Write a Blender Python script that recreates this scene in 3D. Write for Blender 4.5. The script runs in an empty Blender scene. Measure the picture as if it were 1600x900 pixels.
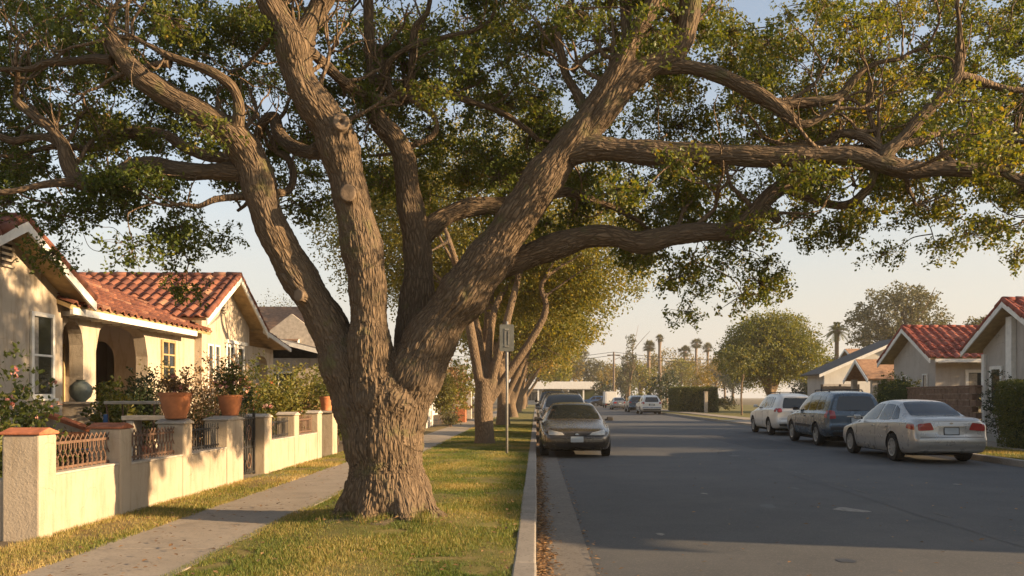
import bpy, bmesh, math, random
import numpy as np
from mathutils import Vector, Matrix, noise as mnoise
from mathutils.kdtree import KDTree
from mathutils.bvhtree import BVHTree

random.seed(7)
RNG = np.random.default_rng(11)
scene = bpy.context.scene
COL = scene.collection
R = math.radians
F = 1333.0            # focal length in pixels of a 1600 px wide frame
CAMH = 1.5
VPX, HZ = 838.0, 620.0

def wx(px, Y): return (px - VPX) * Y / F
def wz(py, Y): return CAMH + (HZ - py) * Y / F

# ------------------------------------------------------------------ objects
ORG = {}

def tag(o, label=None, cat=None, group=None, kind=None):
    if label: o['label'] = label
    if cat: o['category'] = cat
    if group: o['group'] = group
    if kind: o['kind'] = kind
    return o

def thing(name, label, cat, loc=(0, 0, 0), group=None):
    o = bpy.data.objects.new(name, None)
    o.empty_display_size = 0.2
    COL.objects.link(o)
    o.location = loc
    ORG[o.name] = np.array(loc, float)
    return tag(o, label, cat, group)

def link_mesh(name, me, parent=None, mats=()):
    o = bpy.data.objects.new(name, me)
    COL.objects.link(o)
    for m in mats: me.materials.append(m)
    if parent is not None:
        o.parent = parent
        ORG[o.name] = ORG[parent.name]
    else:
        ORG[o.name] = np.zeros(3)
    return o

def np_mesh(name, V, faces, mats, parent=None, smooth=False, var=None, mi=None, world=True, pvar=None):
    """V (n,3); faces: list of int arrays (m,k). var: float per face. mi: material index per face."""
    V = np.asarray(V, float).reshape(-1, 3)
    if parent is not None and world:
        V = V - ORG[parent.name]
    me = bpy.data.meshes.new(name)
    me.vertices.add(len(V))
    me.vertices.foreach_set('co', V.astype(np.float32).ravel())
    faces = [np.asarray(f, np.int32) for f in faces if len(f)]
    idx = np.concatenate([f.ravel() for f in faces])
    tot = np.concatenate([np.full(len(f), f.shape[1], np.int32) for f in faces])
    start = np.concatenate([[0], np.cumsum(tot)[:-1]]).astype(np.int32)
    me.loops.add(len(idx))
    me.loops.foreach_set('vertex_index', idx)
    me.polygons.add(len(tot))
    me.polygons.foreach_set('loop_start', start)
    me.polygons.foreach_set('loop_total', tot)
    if mi is not None: me.polygons.foreach_set('material_index', np.asarray(mi, np.int32))
    me.polygons.foreach_set('use_smooth', np.full(len(tot), bool(smooth)))
    if var is not None:
        a = me.attributes.new('var', 'FLOAT', 'FACE')
        a.data.foreach_set('value', np.asarray(var, np.float32))
    if pvar is not None:
        for k, (arr, typ) in pvar.items():
            a = me.attributes.new(k, typ, 'POINT')
            a.data.foreach_set('vector' if typ == 'FLOAT_VECTOR' else 'value', np.asarray(arr, np.float32).ravel())
    me.update(calc_edges=True)
    me.validate()
    return link_mesh(name, me, parent, mats)

class MB:
    """Collects simple solids and links them as one mesh object."""
    def __init__(s): s.v, s.f, s.m, s.cur = [], [], [], 0
    def add(s, V, Fs):
        b = len(s.v)
        s.v.extend([tuple(p) for p in V])
        for f in Fs:
            s.f.append([b + i for i in f]); s.m.append(s.cur)
    def box(s, x0, x1, y0, y1, z0, z1, fr=None):
        V = [(x, y, z) for x in (x0, x1) for y in (y0, y1) for z in (z0, z1)]
        if fr: V = [fr(*p) for p in V]
        s.add(V, [(0, 1, 3, 2), (4, 6, 7, 5), (0, 4, 5, 1), (2, 3, 7, 6), (0, 2, 6, 4), (1, 5, 7, 3)])
        return s
    def bar(s, p, q, r, n=6, r2=None):
        V, Fs = tube_np(np.array([p, q], float), np.array([r, r if r2 is None else r2]), n)
        s.add(V, [tuple(f) for fs in Fs for f in fs]); return s
    def tube(s, pts, r, n=6):
        pts = np.array(pts, float)
        rr = np.full(len(pts), r) if np.isscalar(r) else np.array(r, float)
        V, Fs = tube_np(pts, rr, n)
        s.add(V, [tuple(f) for fs in Fs for f in fs]); return s
    def lathe(s, prof, c, n=24, close=False):
        c = Vector(c); V, Fs = [], []
        for (r, z) in prof:
            for k in range(n):
                a = 2 * math.pi * k / n
                V.append((c.x + r * math.cos(a), c.y + r * math.sin(a), c.z + z))
        for i in range(len(prof) - 1):
            for k in range(n):
                Fs.append((i * n + k, i * n + (k + 1) % n, (i + 1) * n + (k + 1) % n, (i + 1) * n + k))
        Fs.append(tuple(range(n))[::-1]); Fs.append(tuple((len(prof) - 1) * n + k for k in range(n)))
        s.add(V, Fs); return s
    def prism(s, poly, d0, d1, fr):
        """poly: list of (a,b); fr(a,b,d) -> point"""
        n = len(poly)
        V = [fr(a, b, d0) for a, b in poly] + [fr(a, b, d1) for a, b in poly]
        Fs = [tuple(range(n))[::-1], tuple(range(n, 2 * n))]
        Fs += [(i, (i + 1) % n, n + (i + 1) % n, n + i) for i in range(n)]
        s.add(V, Fs); return s
    def build(s, name, mats, parent=None, smooth=False, bevel=0, world=True):
        if not isinstance(mats, (list, tuple)): mats = [mats]
        o = ORG[parent.name] if (parent is not None and world) else np.zeros(3)
        me = bpy.data.meshes.new(name)
        me.from_pydata([(x - o[0], y - o[1], z - o[2]) for x, y, z in s.v], [], s.f)
        me.polygons.foreach_set('material_index', s.m)
        bm = bmesh.new(); bm.from_mesh(me)
        bmesh.ops.recalc_face_normals(bm, faces=bm.faces)
        if bevel:
            bmesh.ops.remove_doubles(bm, verts=bm.verts, dist=1e-5)
            es = [e for e in bm.edges if len(e.link_faces) == 2 and e.calc_face_angle(0) > 0.6]
            bmesh.ops.bevel(bm, geom=es, offset=bevel, segments=2, affect='EDGES', profile=0.5)
        for f in bm.faces: f.smooth = smooth
        bm.to_mesh(me); bm.free()
        me.update()
        ob = link_mesh(name, me, parent, mats)
        if smooth == 'auto': pass
        return ob

def smooth_angle(o, deg=35):
    me = o.data
    me.polygons.foreach_set('use_smooth', np.full(len(me.polygons), True))
    me.update()
    me.set_sharp_from_angle(angle=R(deg))

def catmull(P, n=6):
    P = np.asarray(P, float)
    if len(P) < 3: 
        t = np.linspace(0, 1, n + 1)[:, None]
        return P[0] * (1 - t) + P[-1] * t
    Q = np.vstack([2 * P[0] - P[1], P, 2 * P[-1] - P[-2]])
    out = []
    for i in range(1, len(Q) - 2):
        p0, p1, p2, p3 = Q[i - 1], Q[i], Q[i + 1], Q[i + 2]
        for k in range(n):
            t = k / n
            out.append(0.5 * ((2 * p1) + (-p0 + p2) * t + (2 * p0 - 5 * p1 + 4 * p2 - p3) * t * t + (-p0 + 3 * p1 - 3 * p2 + p3) * t ** 3))
    out.append(P[-1])
    return np.array(out)

def frames(P):
    T = np.gradient(P, axis=0)
    T /= np.linalg.norm(T, axis=1, keepdims=True) + 1e-12
    up = np.array([0, 0, 1.0]) if abs(T[0, 2]) < 0.9 else np.array([1.0, 0, 0])
    N = np.zeros_like(P); B = np.zeros_like(P)
    n = up - T[0] * np.dot(up, T[0]); n /= np.linalg.norm(n)
    for i in range(len(P)):
        n = n - T[i] * np.dot(n, T[i]); n /= np.linalg.norm(n) + 1e-12
        N[i] = n; B[i] = np.cross(T[i], n)
    return T, N, B

def tube_np(P, r, n=8):
    P = np.asarray(P, float); r = np.asarray(r, float)
    T, N, B = frames(P)
    a = np.linspace(0, 2 * np.pi, n, endpoint=False)
    V = P[:, None, :] + r[:, None, None] * (np.cos(a)[None, :, None] * N[:, None, :] + np.sin(a)[None, :, None] * B[:, None, :])
    m = len(P)
    i = np.arange(m - 1)[:, None] * n; k = np.arange(n)[None, :]; k2 = (k + 1) % n
    Q = np.stack([i + k, i + k2, i + n + k2, i + n + k], -1).reshape(-1, 4)
    caps = np.array([np.arange(n)[::-1], (m - 1) * n + np.arange(n)])
    return V.reshape(-1, 3), [Q, caps]

class NB:
    """numpy accumulator for many tubes / leaf faces"""
    def __init__(s): s.V, s.F, s.n, s.var = [], {}, 0, {}
    def add(s, V, Fs, var=0.5):
        s.V.append(V)
        for f in Fs:
            f = np.asarray(f)
            s.F.setdefault(f.shape[1], []).append(f + s.n)
            vv = np.full(len(f), var) if np.isscalar(var) else np.asarray(var)
            s.var.setdefault(f.shape[1], []).append(vv)
        s.n += len(V)
    def build(s, name, mats, parent=None, smooth=False, mi=None, world=True):
        ks = sorted(s.F)
        return np_mesh(name, np.concatenate(s.V), [np.concatenate(s.F[k]) for k in ks], mats, parent, smooth,
                       var=np.concatenate([np.concatenate(s.var[k]) for k in ks]), mi=mi, world=world)

def rand_unit(n, rng=RNG):
    v = rng.normal(size=(n, 3)); return v / np.linalg.norm(v, axis=1, keepdims=True)

def leaves_np(C, size, rng=RNG, outward=None, aspect=0.5, jit=0.35, fold=0.25, flat=0.0):
    """one folded two-triangle leaf at every point of C"""
    n = len(C)
    d = rand_unit(n, rng)
    if outward is not None:
        d = d + outward
    d[:, 2] -= 0.15
    d /= np.linalg.norm(d, axis=1, keepdims=True) + 1e-9
    u = rand_unit(n, rng)
    if flat: u[:, 2] *= (1 - flat)
    s = np.cross(d, u); s /= np.linalg.norm(s, axis=1, keepdims=True) + 1e-9
    nn = np.cross(s, d)
    L = (size * (1 + jit * rng.uniform(-1, 1, n)))[:, None]
    w = L * aspect * 0.5
    base = C - d * L * 0.5
    tip = C + d * L * 0.5
    mid = C + nn * (-fold) * w
    le = mid + s * w + nn * fold * 2 * w
    ri = mid - s * w + nn * fold * 2 * w
    V = np.stack([base, ri, tip, le], 1).reshape(-1, 3)
    i = np.arange(n)[:, None] * 4
    Ft = np.concatenate([i + np.array([[0, 1, 2]]), i + np.array([[0, 2, 3]])], 1).reshape(-1, 3)
    return V, Ft

# ------------------------------------------------------------------ materials
def new_mat(name):
    m = bpy.data.materials.new(name); m.use_nodes = True
    nt = m.node_tree; nt.nodes.clear()
    out = nt.nodes.new('ShaderNodeOutputMaterial')
    return m, nt, out

def nd(nt, typ, **kw):
    n = nt.nodes.new(typ)
    for k, v in kw.items():
        if k.startswith('i_'):
            key = k[2:]
            n.inputs[int(key) if key.isdigit() else key.replace('_', ' ')].default_value = v
        else: setattr(n, k, v)
    return n

def ramp(nt, stops, fac):
    r = nt.nodes.new('ShaderNodeValToRGB')
    cr = r.color_ramp
    while len(cr.elements) < len(stops): cr.elements.new(0.5)
    for e, (p, c) in zip(cr.elements, stops):
        e.position = p; e.color = (*c, 1) if len(c) == 3 else c
    nt.links.new(fac, r.inputs[0]); return r.outputs[0]

def noise_fac(nt, scale, detail=4, rough=0.55, vec=None, dist=0.0):
    n = nd(nt, 'ShaderNodeTexNoise'); n.inputs['Scale'].default_value = scale
    n.inputs['Detail'].default_value = detail; n.inputs['Roughness'].default_value = rough
    n.inputs['Distortion'].default_value = dist
    if vec is not None: nt.links.new(vec, n.inputs['Vector'])
    return n.outputs[0]

def objvec(nt, sc=(1, 1, 1), rot=(0, 0, 0)):
    tc = nd(nt, 'ShaderNodeTexCoord'); mp = nd(nt, 'ShaderNodeMapping')
    mp.inputs['Scale'].default_value = sc; mp.inputs['Rotation'].default_value = rot
    nt.links.new(tc.outputs['Object'], mp.inputs['Vector']); return mp.outputs[0]

def mix(nt, a, b, fac, mode='MIX'):
    m = nd(nt, 'ShaderNodeMix', data_type='RGBA', blend_type=mode)
    for i, x in ((6, a), (7, b)):
        if isinstance(x, tuple): m.inputs[i].default_value = (*x, 1) if len(x) == 3 else x
        else: nt.links.new(x, m.inputs[i])
    if isinstance(fac, (int, float)): m.inputs[0].default_value = fac
    else: nt.links.new(fac, m.inputs[0])
    return m.outputs[2]

def bump(nt, h, strength, dist=0.01, prev=None):
    b = nd(nt, 'ShaderNodeBump'); b.inputs['Strength'].default_value = strength
    b.inputs['Distance'].default_value = dist
    nt.links.new(h, b.inputs['Height'])
    if prev is not None: nt.links.new(prev, b.inputs['Normal'])
    return b.outputs[0]

def principled(nt, out, color, rough=0.7, spec=0.3, metallic=0.0, normal=None, coat=0.0):
    p = nd(nt, 'ShaderNodeBsdfPrincipled')
    if isinstance(color, tuple): p.inputs['Base Color'].default_value = (*color, 1)
    else: nt.links.new(color, p.inputs['Base Color'])
    if isinstance(rough, (int, float)): p.inputs['Roughness'].default_value = rough
    else: nt.links.new(rough, p.inputs['Roughness'])
    p.inputs['Specular IOR Level'].default_value = spec
    p.inputs['Metallic'].default_value = metallic
    p.inputs['Coat Weight'].default_value = coat
    p.inputs['Coat Roughness'].default_value = 0.16
    if normal is not None: nt.links.new(normal, p.inputs['Normal'])
    nt.links.new(p.outputs[0], out.inputs[0]); return p

def simple(name, c, rough=0.7, spec=0.3, metallic=0.0, var=0.18, vs=3.0, bs=0.0, bsc=60.0, coat=0.0, bd=0.01):
    m, nt, out = new_mat(name)
    vec = objvec(nt)
    lo = tuple(max(0, x * (1 - var)) for x in c); hi = tuple(min(1, x * (1 + var)) for x in c)
    col = ramp(nt, [(0.3, lo), (0.7, hi)], noise_fac(nt, vs, 5, 0.6, vec))
    nrm = bump(nt, noise_fac(nt, bsc, 4, 0.6, vec), bs, bd) if bs else None
    principled(nt, out, col, rough, spec, metallic, nrm, coat)
    return m

def leaf_mat(name, stops, trans=0.35, rough=0.45):
    m, nt, out = new_mat(name)
    at = nd(nt, 'ShaderNodeAttribute', attribute_name='var')
    col = ramp(nt, stops, at.outputs['Fac'])
    p = nd(nt, 'ShaderNodeBsdfPrincipled'); p.inputs['Roughness'].default_value = rough
    p.inputs['Specular IOR Level'].default_value = 0.35
    nt.links.new(col, p.inputs['Base Color'])
    t = nd(nt, 'ShaderNodeBsdfTranslucent')
    tcol = mix(nt, col, (1.7, 1.45, 0.5), 1.0, 'MULTIPLY')
    nt.links.new(tcol, t.inputs['Color'])
    mx = nd(nt, 'ShaderNodeMixShader'); mx.inputs[0].default_value = trans
    nt.links.new(p.outputs[0], mx.inputs[1]); nt.links.new(t.outputs[0], mx.inputs[2])
    nt.links.new(mx.outputs[0], out.inputs[0]); return m

def stucco_mat(name, c, stain=0.25, c2=None):
    m, nt, out = new_mat(name)
    vec = objvec(nt)
    st = objvec(nt, (2.2, 2.2, 0.35))
    base = ramp(nt, [(0.3, tuple(x * 0.90 for x in c)), (0.7, tuple(min(1, x * 1.05) for x in c))], noise_fac(nt, 1.7, 5, 0.6, vec))
    dirt = c2 or tuple(x * y for x, y in zip(c, (0.62, 0.55, 0.45)))
    f1 = ramp(nt, [(0.50, (0, 0, 0)), (0.70, (1, 1, 1))], noise_fac(nt, 3.0, 6, 0.68, st))
    f2 = nd(nt, 'ShaderNodeMath', operation='MULTIPLY'); nt.links.new(f1, f2.inputs[0]); f2.inputs[1].default_value = stain
    col = mix(nt, base, dirt, f2.outputs[0])
    # hairline cracks and chips
    vo = nd(nt, 'ShaderNodeTexVoronoi', feature='DISTANCE_TO_EDGE'); vo.inputs['Scale'].default_value = 2.2
    dm = nd(nt, 'ShaderNodeMix', data_type='VECTOR'); dm.inputs[0].default_value = 0.12
    nt.links.new(vec, dm.inputs[4])
    nz = nd(nt, 'ShaderNodeTexNoise'); nz.inputs['Scale'].default_value = 6; nt.links.new(vec, nz.inputs['Vector'])
    nt.links.new(nz.outputs[1], dm.inputs[5]); nt.links.new(dm.outputs[1], vo.inputs['Vector'])
    cr = ramp(nt, [(0.0, (1, 1, 1)), (0.012, (0, 0, 0))], vo.outputs['Distance'])
    msk = ramp(nt, [(0.5, (0, 0, 0)), (0.62, (1, 1, 1))], noise_fac(nt, 0.9, 2, 0.5, vec))
    mm = nd(nt, 'ShaderNodeMath', operation='MULTIPLY'); nt.links.new(cr, mm.inputs[0]); nt.links.new(msk, mm.inputs[1])
    m2 = nd(nt, 'ShaderNodeMath', operation='MULTIPLY'); nt.links.new(mm.outputs[0], m2.inputs[0]); m2.inputs[1].default_value = 0.5
    col = mix(nt, col, tuple(x * 0.35 for x in c), m2.outputs[0])
    n1 = bump(nt, noise_fac(nt, 45, 5, 0.65, vec), 0.5, 0.012)
    n2 = bump(nt, noise_fac(nt, 9, 3, 0.6, vec), 0.35, 0.02, n1)
    principled(nt, out, col, 0.9, 0.12, 0, n2); return m

def tile_mat(name, stops, lich=0.35):
    m, nt, out = new_mat(name)
    at = nd(nt, 'ShaderNodeAttribute', attribute_name='var')
    col = ramp(nt, stops, at.outputs['Fac'])
    vec = objvec(nt)
    f = ramp(nt, [(0.52, (0, 0, 0)), (0.72, (1, 1, 1))], noise_fac(nt, 3.5, 6, 0.7, vec))
    f2 = nd(nt, 'ShaderNodeMath', operation='MULTIPLY'); nt.links.new(f, f2.inputs[0]); f2.inputs[1].default_value = lich
    col = mix(nt, col, (0.07, 0.055, 0.042), f2.outputs[0])
    principled(nt, out, col, 0.85, 0.2, 0, bump(nt, noise_fac(nt, 40, 4, 0.6, vec), 0.4, 0.01)); return m

def glass_mat(name, tint=(0.018, 0.022, 0.024), rough=0.04):
    m, nt, out = new_mat(name)
    principled(nt, out, tint, rough, 0.65); return m

def paint_mat(name, c, metallic=0.35, rough=0.32, coat=0.4):
    m, nt, out = new_mat(name)
    vec = objvec(nt)
    d = ramp(nt, [(0.35, c), (0.8, tuple(x * 0.93 + 0.006 for x in c))], noise_fac(nt, 2.3, 6, 0.7, vec))
    rr = ramp(nt, [(0.3, (rough * .9,) * 3), (0.7, (rough * 1.2,) * 3)], noise_fac(nt, 5, 5, 0.6, vec))
    principled(nt, out, d, rr, 0.5, metallic, None, coat); return m

M = {}
M['stucco_wall'] = stucco_mat('cream_stucco_wall', (0.45, 0.365, 0.265), 0.6)
M['stucco_house'] = stucco_mat('cream_stucco_house', (0.48, 0.405, 0.315), 0.8)
M['stucco_grey'] = stucco_mat('grey_stucco', (0.46, 0.42, 0.37), 0.30)
M['stucco_white'] = stucco_mat('pale_stucco', (0.62, 0.60, 0.56), 0.2)
M['tile'] = tile_mat('terracotta_tile', [(0, (0.10, 0.042, 0.030)), (0.4, (0.185, 0.072, 0.047)), (0.75, (0.27, 0.11, 0.066)), (1, (0.38, 0.20, 0.12))])
M['tile_red'] = tile_mat('red_roof_tile', [(0, (0.14, 0.035, 0.028)), (0.5, (0.27, 0.075, 0.052)), (1, (0.42, 0.16, 0.11))], 0.3)
M['shingle'] = simple('brown_shingle', (0.20, 0.125, 0.08), 0.9, 0.1, var=0.35, vs=7, bs=0.5, bsc=25)
M['shingle_grey'] = simple('grey_shingle', (0.125, 0.113, 0.10), 0.9, 0.15, var=0.3, vs=7, bs=0.5, bsc=25)
M['shingle_tan'] = simple('tan_shingle', (0.34, 0.20, 0.12), 0.9, 0.1, var=0.3, vs=7, bs=0.5, bsc=25)
M['trim'] = simple('white_trim_paint', (0.74, 0.71, 0.64), 0.55, 0.35, var=0.12, vs=6)
M['soffit'] = simple('ochre_soffit_wood', (0.42, 0.30, 0.15), 0.8, 0.2, var=0.25, vs=5)
M['cap'] = simple('terracotta_cap', (0.40, 0.14, 0.07), 0.85, 0.2, var=0.3, vs=9, bs=0.4, bsc=40)
M['pot'] = simple('terracotta_pot', (0.46, 0.175, 0.075), 0.8, 0.2, var=0.2, vs=7, bs=0.15, bsc=60)
M['iron'] = simple('rusty_iron', (0.17, 0.10, 0.065), 0.7, 0.4, metallic=0.3, var=0.4, vs=20)
M['dark_iron'] = simple('dark_iron', (0.045, 0.042, 0.04), 0.55, 0.4, metallic=0.4, var=0.3, vs=20)
M['galv'] = simple('galvanised_steel', (0.27, 0.26, 0.235), 0.65, 0.4, metallic=0.2, var=0.2, vs=12)
M['sign_back'] = simple('weathered_sign_aluminium', (0.15, 0.155, 0.14), 0.75, 0.3, metallic=0.0, var=0.25, vs=6)
M['wood'] = simple('weathered_wood', (0.20, 0.13, 0.085), 0.85, 0.2, var=0.35, vs=9, bs=0.4, bsc=30)
M['wood_dark'] = simple('dark_wood', (0.045, 0.04, 0.038), 0.8, 0.2, var=0.3, vs=6)
M['brick'] = simple('brown_block', (0.20, 0.125, 0.085), 0.9, 0.15, var=0.3, vs=8, bs=0.5, bsc=20)
M['plaster_dark'] = simple('dark_interior', (0.05, 0.04, 0.033), 0.8, 0.2)
M['door'] = simple('brown_door', (0.09, 0.05, 0.03), 0.6, 0.3)
M['window'] = glass_mat('window_glass')
M['curtain'] = simple('curtain', (0.30, 0.27, 0.22), 0.9, 0.1, var=0.3, vs=14)
M['soil'] = simple('potting_soil', (0.05, 0.035, 0.025), 0.95, 0.05)
M['urn'] = simple('glazed_urn', (0.16, 0.18, 0.15), 0.45, 0.4, var=0.35, vs=8)
M['bluepaint'] = simple('blue_chair_paint', (0.03, 0.085, 0.20), 0.6, 0.3)
M['stone'] = simple('pale_stone', (0.44, 0.38, 0.31), 0.9, 0.1, var=0.25, vs=7, bs=0.4, bsc=20)
M['canopy_white'] = simple('white_metal_roof', (0.70, 0.68, 0.64), 0.6, 0.3, var=0.08)
M['palmbark'] = simple('palm_bark', (0.19, 0.14, 0.10), 0.9, 0.1, var=0.3, vs=8, bs=0.6, bsc=12)
M['polewood'] = simple('pole_wood', (0.15, 0.12, 0.10), 0.9, 0.1, var=0.25, vs=6)

# leaves
M['leaf_oak'] = leaf_mat('oak_leaf', [(0, (0.048, 0.074, 0.014)), (0.4, (0.092, 0.122, 0.020)), (0.78, (0.150, 0.160, 0.026)), (1, (0.27, 0.20, 0.035))], 0.45)
M['leaf_row'] = leaf_mat('row_oak_leaf', [(0, (0.07, 0.092, 0.015)), (0.5, (0.14, 0.148, 0.023)), (1, (0.26, 0.205, 0.035))], 0.45)
M['leaf_gold'] = leaf_mat('golden_leaf', [(0, (0.10, 0.095, 0.02)), (0.5, (0.19, 0.155, 0.03)), (1, (0.33, 0.21, 0.05))], 0.35)
M['leaf_green'] = leaf_mat('shrub_leaf', [(0, (0.045, 0.065, 0.014)), (0.5, (0.09, 0.11, 0.022)), (1, (0.19, 0.165, 0.035))], 0.36)
M['leaf_dark'] = leaf_mat('dark_leaf', [(0, (0.02, 0.032, 0.012)), (0.6, (0.038, 0.055, 0.018)), (1, (0.065, 0.08, 0.025))], 0.22)
M['leaf_grey'] = leaf_mat('grey_green_leaf', [(0, (0.055, 0.06, 0.026)), (0.5, (0.09, 0.092, 0.04)), (1, (0.16, 0.14, 0.06))], 0.28)
M['leaf_dry'] = leaf_mat('dry_leaf', [(0, (0.12, 0.07, 0.03)), (0.5, (0.22, 0.135, 0.06)), (1, (0.36, 0.22, 0.11))], 0.2)
M['petal_pink'] = leaf_mat('pink_petal', [(0, (0.45, 0.12, 0.12)), (0.5, (0.62, 0.28, 0.24)), (1, (0.75, 0.52, 0.45))], 0.25)
M['petal_red'] = leaf_mat('red_petal', [(0, (0.42, 0.06, 0.03)), (0.5, (0.58, 0.13, 0.05)), (1, (0.68, 0.30, 0.10))], 0.25)
M['grass_blade'] = leaf_mat('grass_blade', [(0, (0.06, 0.105, 0.015)), (0.45, (0.125, 0.155, 0.026)), (0.75, (0.25, 0.215, 0.055)), (1, (0.40, 0.30, 0.12))], 0.3, 0.6)
M['litter'] = leaf_mat('fallen_leaf', [(0, (0.10, 0.055, 0.025)), (0.5, (0.21, 0.115, 0.05)), (1, (0.36, 0.22, 0.10))], 0.1, 0.7)

def bark_mat(name, c, attr=True, moss=0.4, sc=1.0):
    m, nt, out = new_mat(name)
    if attr:
        a = nd(nt, 'ShaderNodeAttribute', attribute_name='bark'); v = a.outputs['Vector']
    else:
        v = objvec(nt, (1, 1, 0.25))
    wv = objvec(nt)
    vo = nd(nt, 'ShaderNodeTexVoronoi', feature='DISTANCE_TO_EDGE'); vo.inputs['Scale'].default_value = 30 * sc
    vo.inputs['Randomness'].default_value = 1
    nz = nd(nt, 'ShaderNodeTexNoise'); nz.inputs['Scale'].default_value = 14 * sc; nz.inputs['Detail'].default_value = 4
    nt.links.new(v, nz.inputs['Vector'])
    vm = nd(nt, 'ShaderNodeVectorMath', operation='MULTIPLY_ADD')
    nt.links.new(nz.outputs[1], vm.inputs[0]); vm.inputs[1].default_value = (0.05, 0.05, 0.05); nt.links.new(v, vm.inputs[2])
    nt.links.new(vm.outputs[0], vo.inputs['Vector'])
    ridge = ramp(nt, [(0.0, (0, 0, 0)), (0.35, (1, 1, 1))], vo.outputs['Distance'])
    fine = noise_fac(nt, 70 * sc, 5, 0.65, v)
    tone = noise_fac(nt, 1.6, 4, 0.6, wv)
    base = ramp(nt, [(0.25, tuple(x * 0.72 for x in c)), (0.75, tuple(x * 1.22 for x in c))], fine)
    base = mix(nt, base, tuple(x * 0.36 for x in c), ramp(nt, [(0, (0.85,) * 3), (0.25, (0,) * 3)], vo.outputs['Distance']))
    base = mix(nt, base, tuple(x * y for x, y in zip(c, (0.75, 0.78, 0.85))), ramp(nt, [(0.42, (0, 0, 0)), (0.65, (0.8, 0.8, 0.8))], tone))
    mf = ramp(nt, [(0.56, (0, 0, 0)), (0.68, (moss,) * 3)], noise_fac(nt, 3.2, 6, 0.7, wv))
    base = mix(nt, base, (0.12, 0.115, 0.045), mf)
    b1 = bump(nt, ridge, 0.9, 0.02)
    b2 = bump(nt, fine, 0.5, 0.008, b1)
    principled(nt, out, base, 0.92, 0.1, 0, b2); return m
M['bark'] = bark_mat('oak_bark', (0.195, 0.138, 0.087), moss=.7)
M['bark_row'] = bark_mat('row_bark', (0.25, 0.175, 0.11), attr=False, moss=0.2)
M['scar'] = simple('cut_wood_scar', (0.185, 0.135, 0.092), 0.9, 0.1, var=0.25, vs=14, bs=0.5, bsc=40)
M['hole'] = simple('knot_hole', (0.02, 0.015, 0.012), 0.95, 0.05)

def ground_mat(name, stops, sc, rough=0.95, bs=0.6, bsc=60, fleck=None, bd=0.01, big=None):
    m, nt, out = new_mat(name)
    vec = objvec(nt)
    col = ramp(nt, stops, noise_fac(nt, sc, 8, 0.7, vec))
    if big:
        col = mix(nt, col, big[1], ramp(nt, [(big[2], (0, 0, 0)), (big[3], (big[4],) * 3)], noise_fac(nt, big[0], 5, 0.6, vec)))
    if fleck:
        vo = nd(nt, 'ShaderNodeTexVoronoi'); vo.inputs['Scale'].default_value = fleck[0]; nt.links.new(vec, vo.inputs['Vector'])
        wn = nd(nt, 'ShaderNodeSeparateColor'); nt.links.new(vo.outputs['Color'], wn.inputs[0])
        col = mix(nt, col, fleck[1], ramp(nt, [(fleck[2], (0, 0, 0)), (min(1, fleck[2] + 0.05), (fleck[3],) * 3)], wn.outputs[0]))
    principled(nt, out, col, rough, 0.25, 0, bump(nt, noise_fac(nt, bsc, 5, 0.7, vec), bs, bd)); return m
M['asphalt'] = ground_mat('asphalt', [(0.25, (0.070, 0.071, 0.071)), (0.75, (0.102, 0.101, 0.099))], 1.1, 0.82, 0.7, 120,
                          (75, (0.15, 0.14, 0.13), 0.80, 0.45), 0.006, (0.35, (0.12, 0.114, 0.106), 0.5, 0.68, 0.6))
M['concrete'] = ground_mat('old_concrete', [(0.25, (0.26, 0.215, 0.165)), (0.75, (0.37, 0.31, 0.24))], 1.4, 0.9, 0.4, 80,
                           (60, (0.15, 0.13, 0.105), 0.85, 0.4), 0.005, (2.3, (0.17, 0.145, 0.115), 0.55, 0.75, 0.6))
M['kerbstone'] = ground_mat('kerb_concrete', [(0.25, (0.22, 0.195, 0.165)), (0.75, (0.33, 0.29, 0.245))], 2.2, 0.9, 0.5, 70, (55, (0.14, 0.12, 0.1), 0.85, 0.5), 0.006)
M['gutter'] = ground_mat('gutter_concrete', [(0.25, (0.135, 0.12, 0.105)), (0.75, (0.215, 0.19, 0.16))], 2.0, 0.9, 0.6, 70, (45, (0.09, 0.075, 0.06), 0.8, 0.5), 0.006)
M['lawn'] = ground_mat('lawn', [(0.25, (0.09, 0.10, 0.022)), (0.5, (0.16, 0.14, 0.04)), (0.75, (0.27, 0.20, 0.085))], 3.0, 1.0, 0.8, 90, None, 0.02)
M['dry_lawn'] = ground_mat('dry_lawn', [(0.25, (0.12, 0.095, 0.035)), (0.5, (0.19, 0.14, 0.06)), (0.75, (0.27, 0.19, 0.09))], 4.0, 1.0, 0.8, 90, None, 0.02)
M['earth'] = ground_mat('earth', [(0.25, (0.10, 0.085, 0.05)), (0.75, (0.17, 0.135, 0.08))], 0.3, 1.0, 0.4, 30)
M['yard'] = ground_mat('yard_soil', [(0.25, (0.09, 0.07, 0.045)), (0.75, (0.19, 0.14, 0.09))], 2.0, 1.0, 0.7, 40)
# ================================================================== SETTING
LZ = 0.12             # height of lawns and pavements above the road

def struct(o, kind='structure'):
    o['kind'] = kind; return o

def kerb_x(Y):
    return float(np.interp(Y, [-40, 14, 25, 36, 400], [10.25, 10.25, 10.5, 10.9, 10.95]))

mb = MB(); mb.box(-400, 400, -60, 900, -0.6, -0.02); struct(mb.build('ground', M['earth']))

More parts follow.
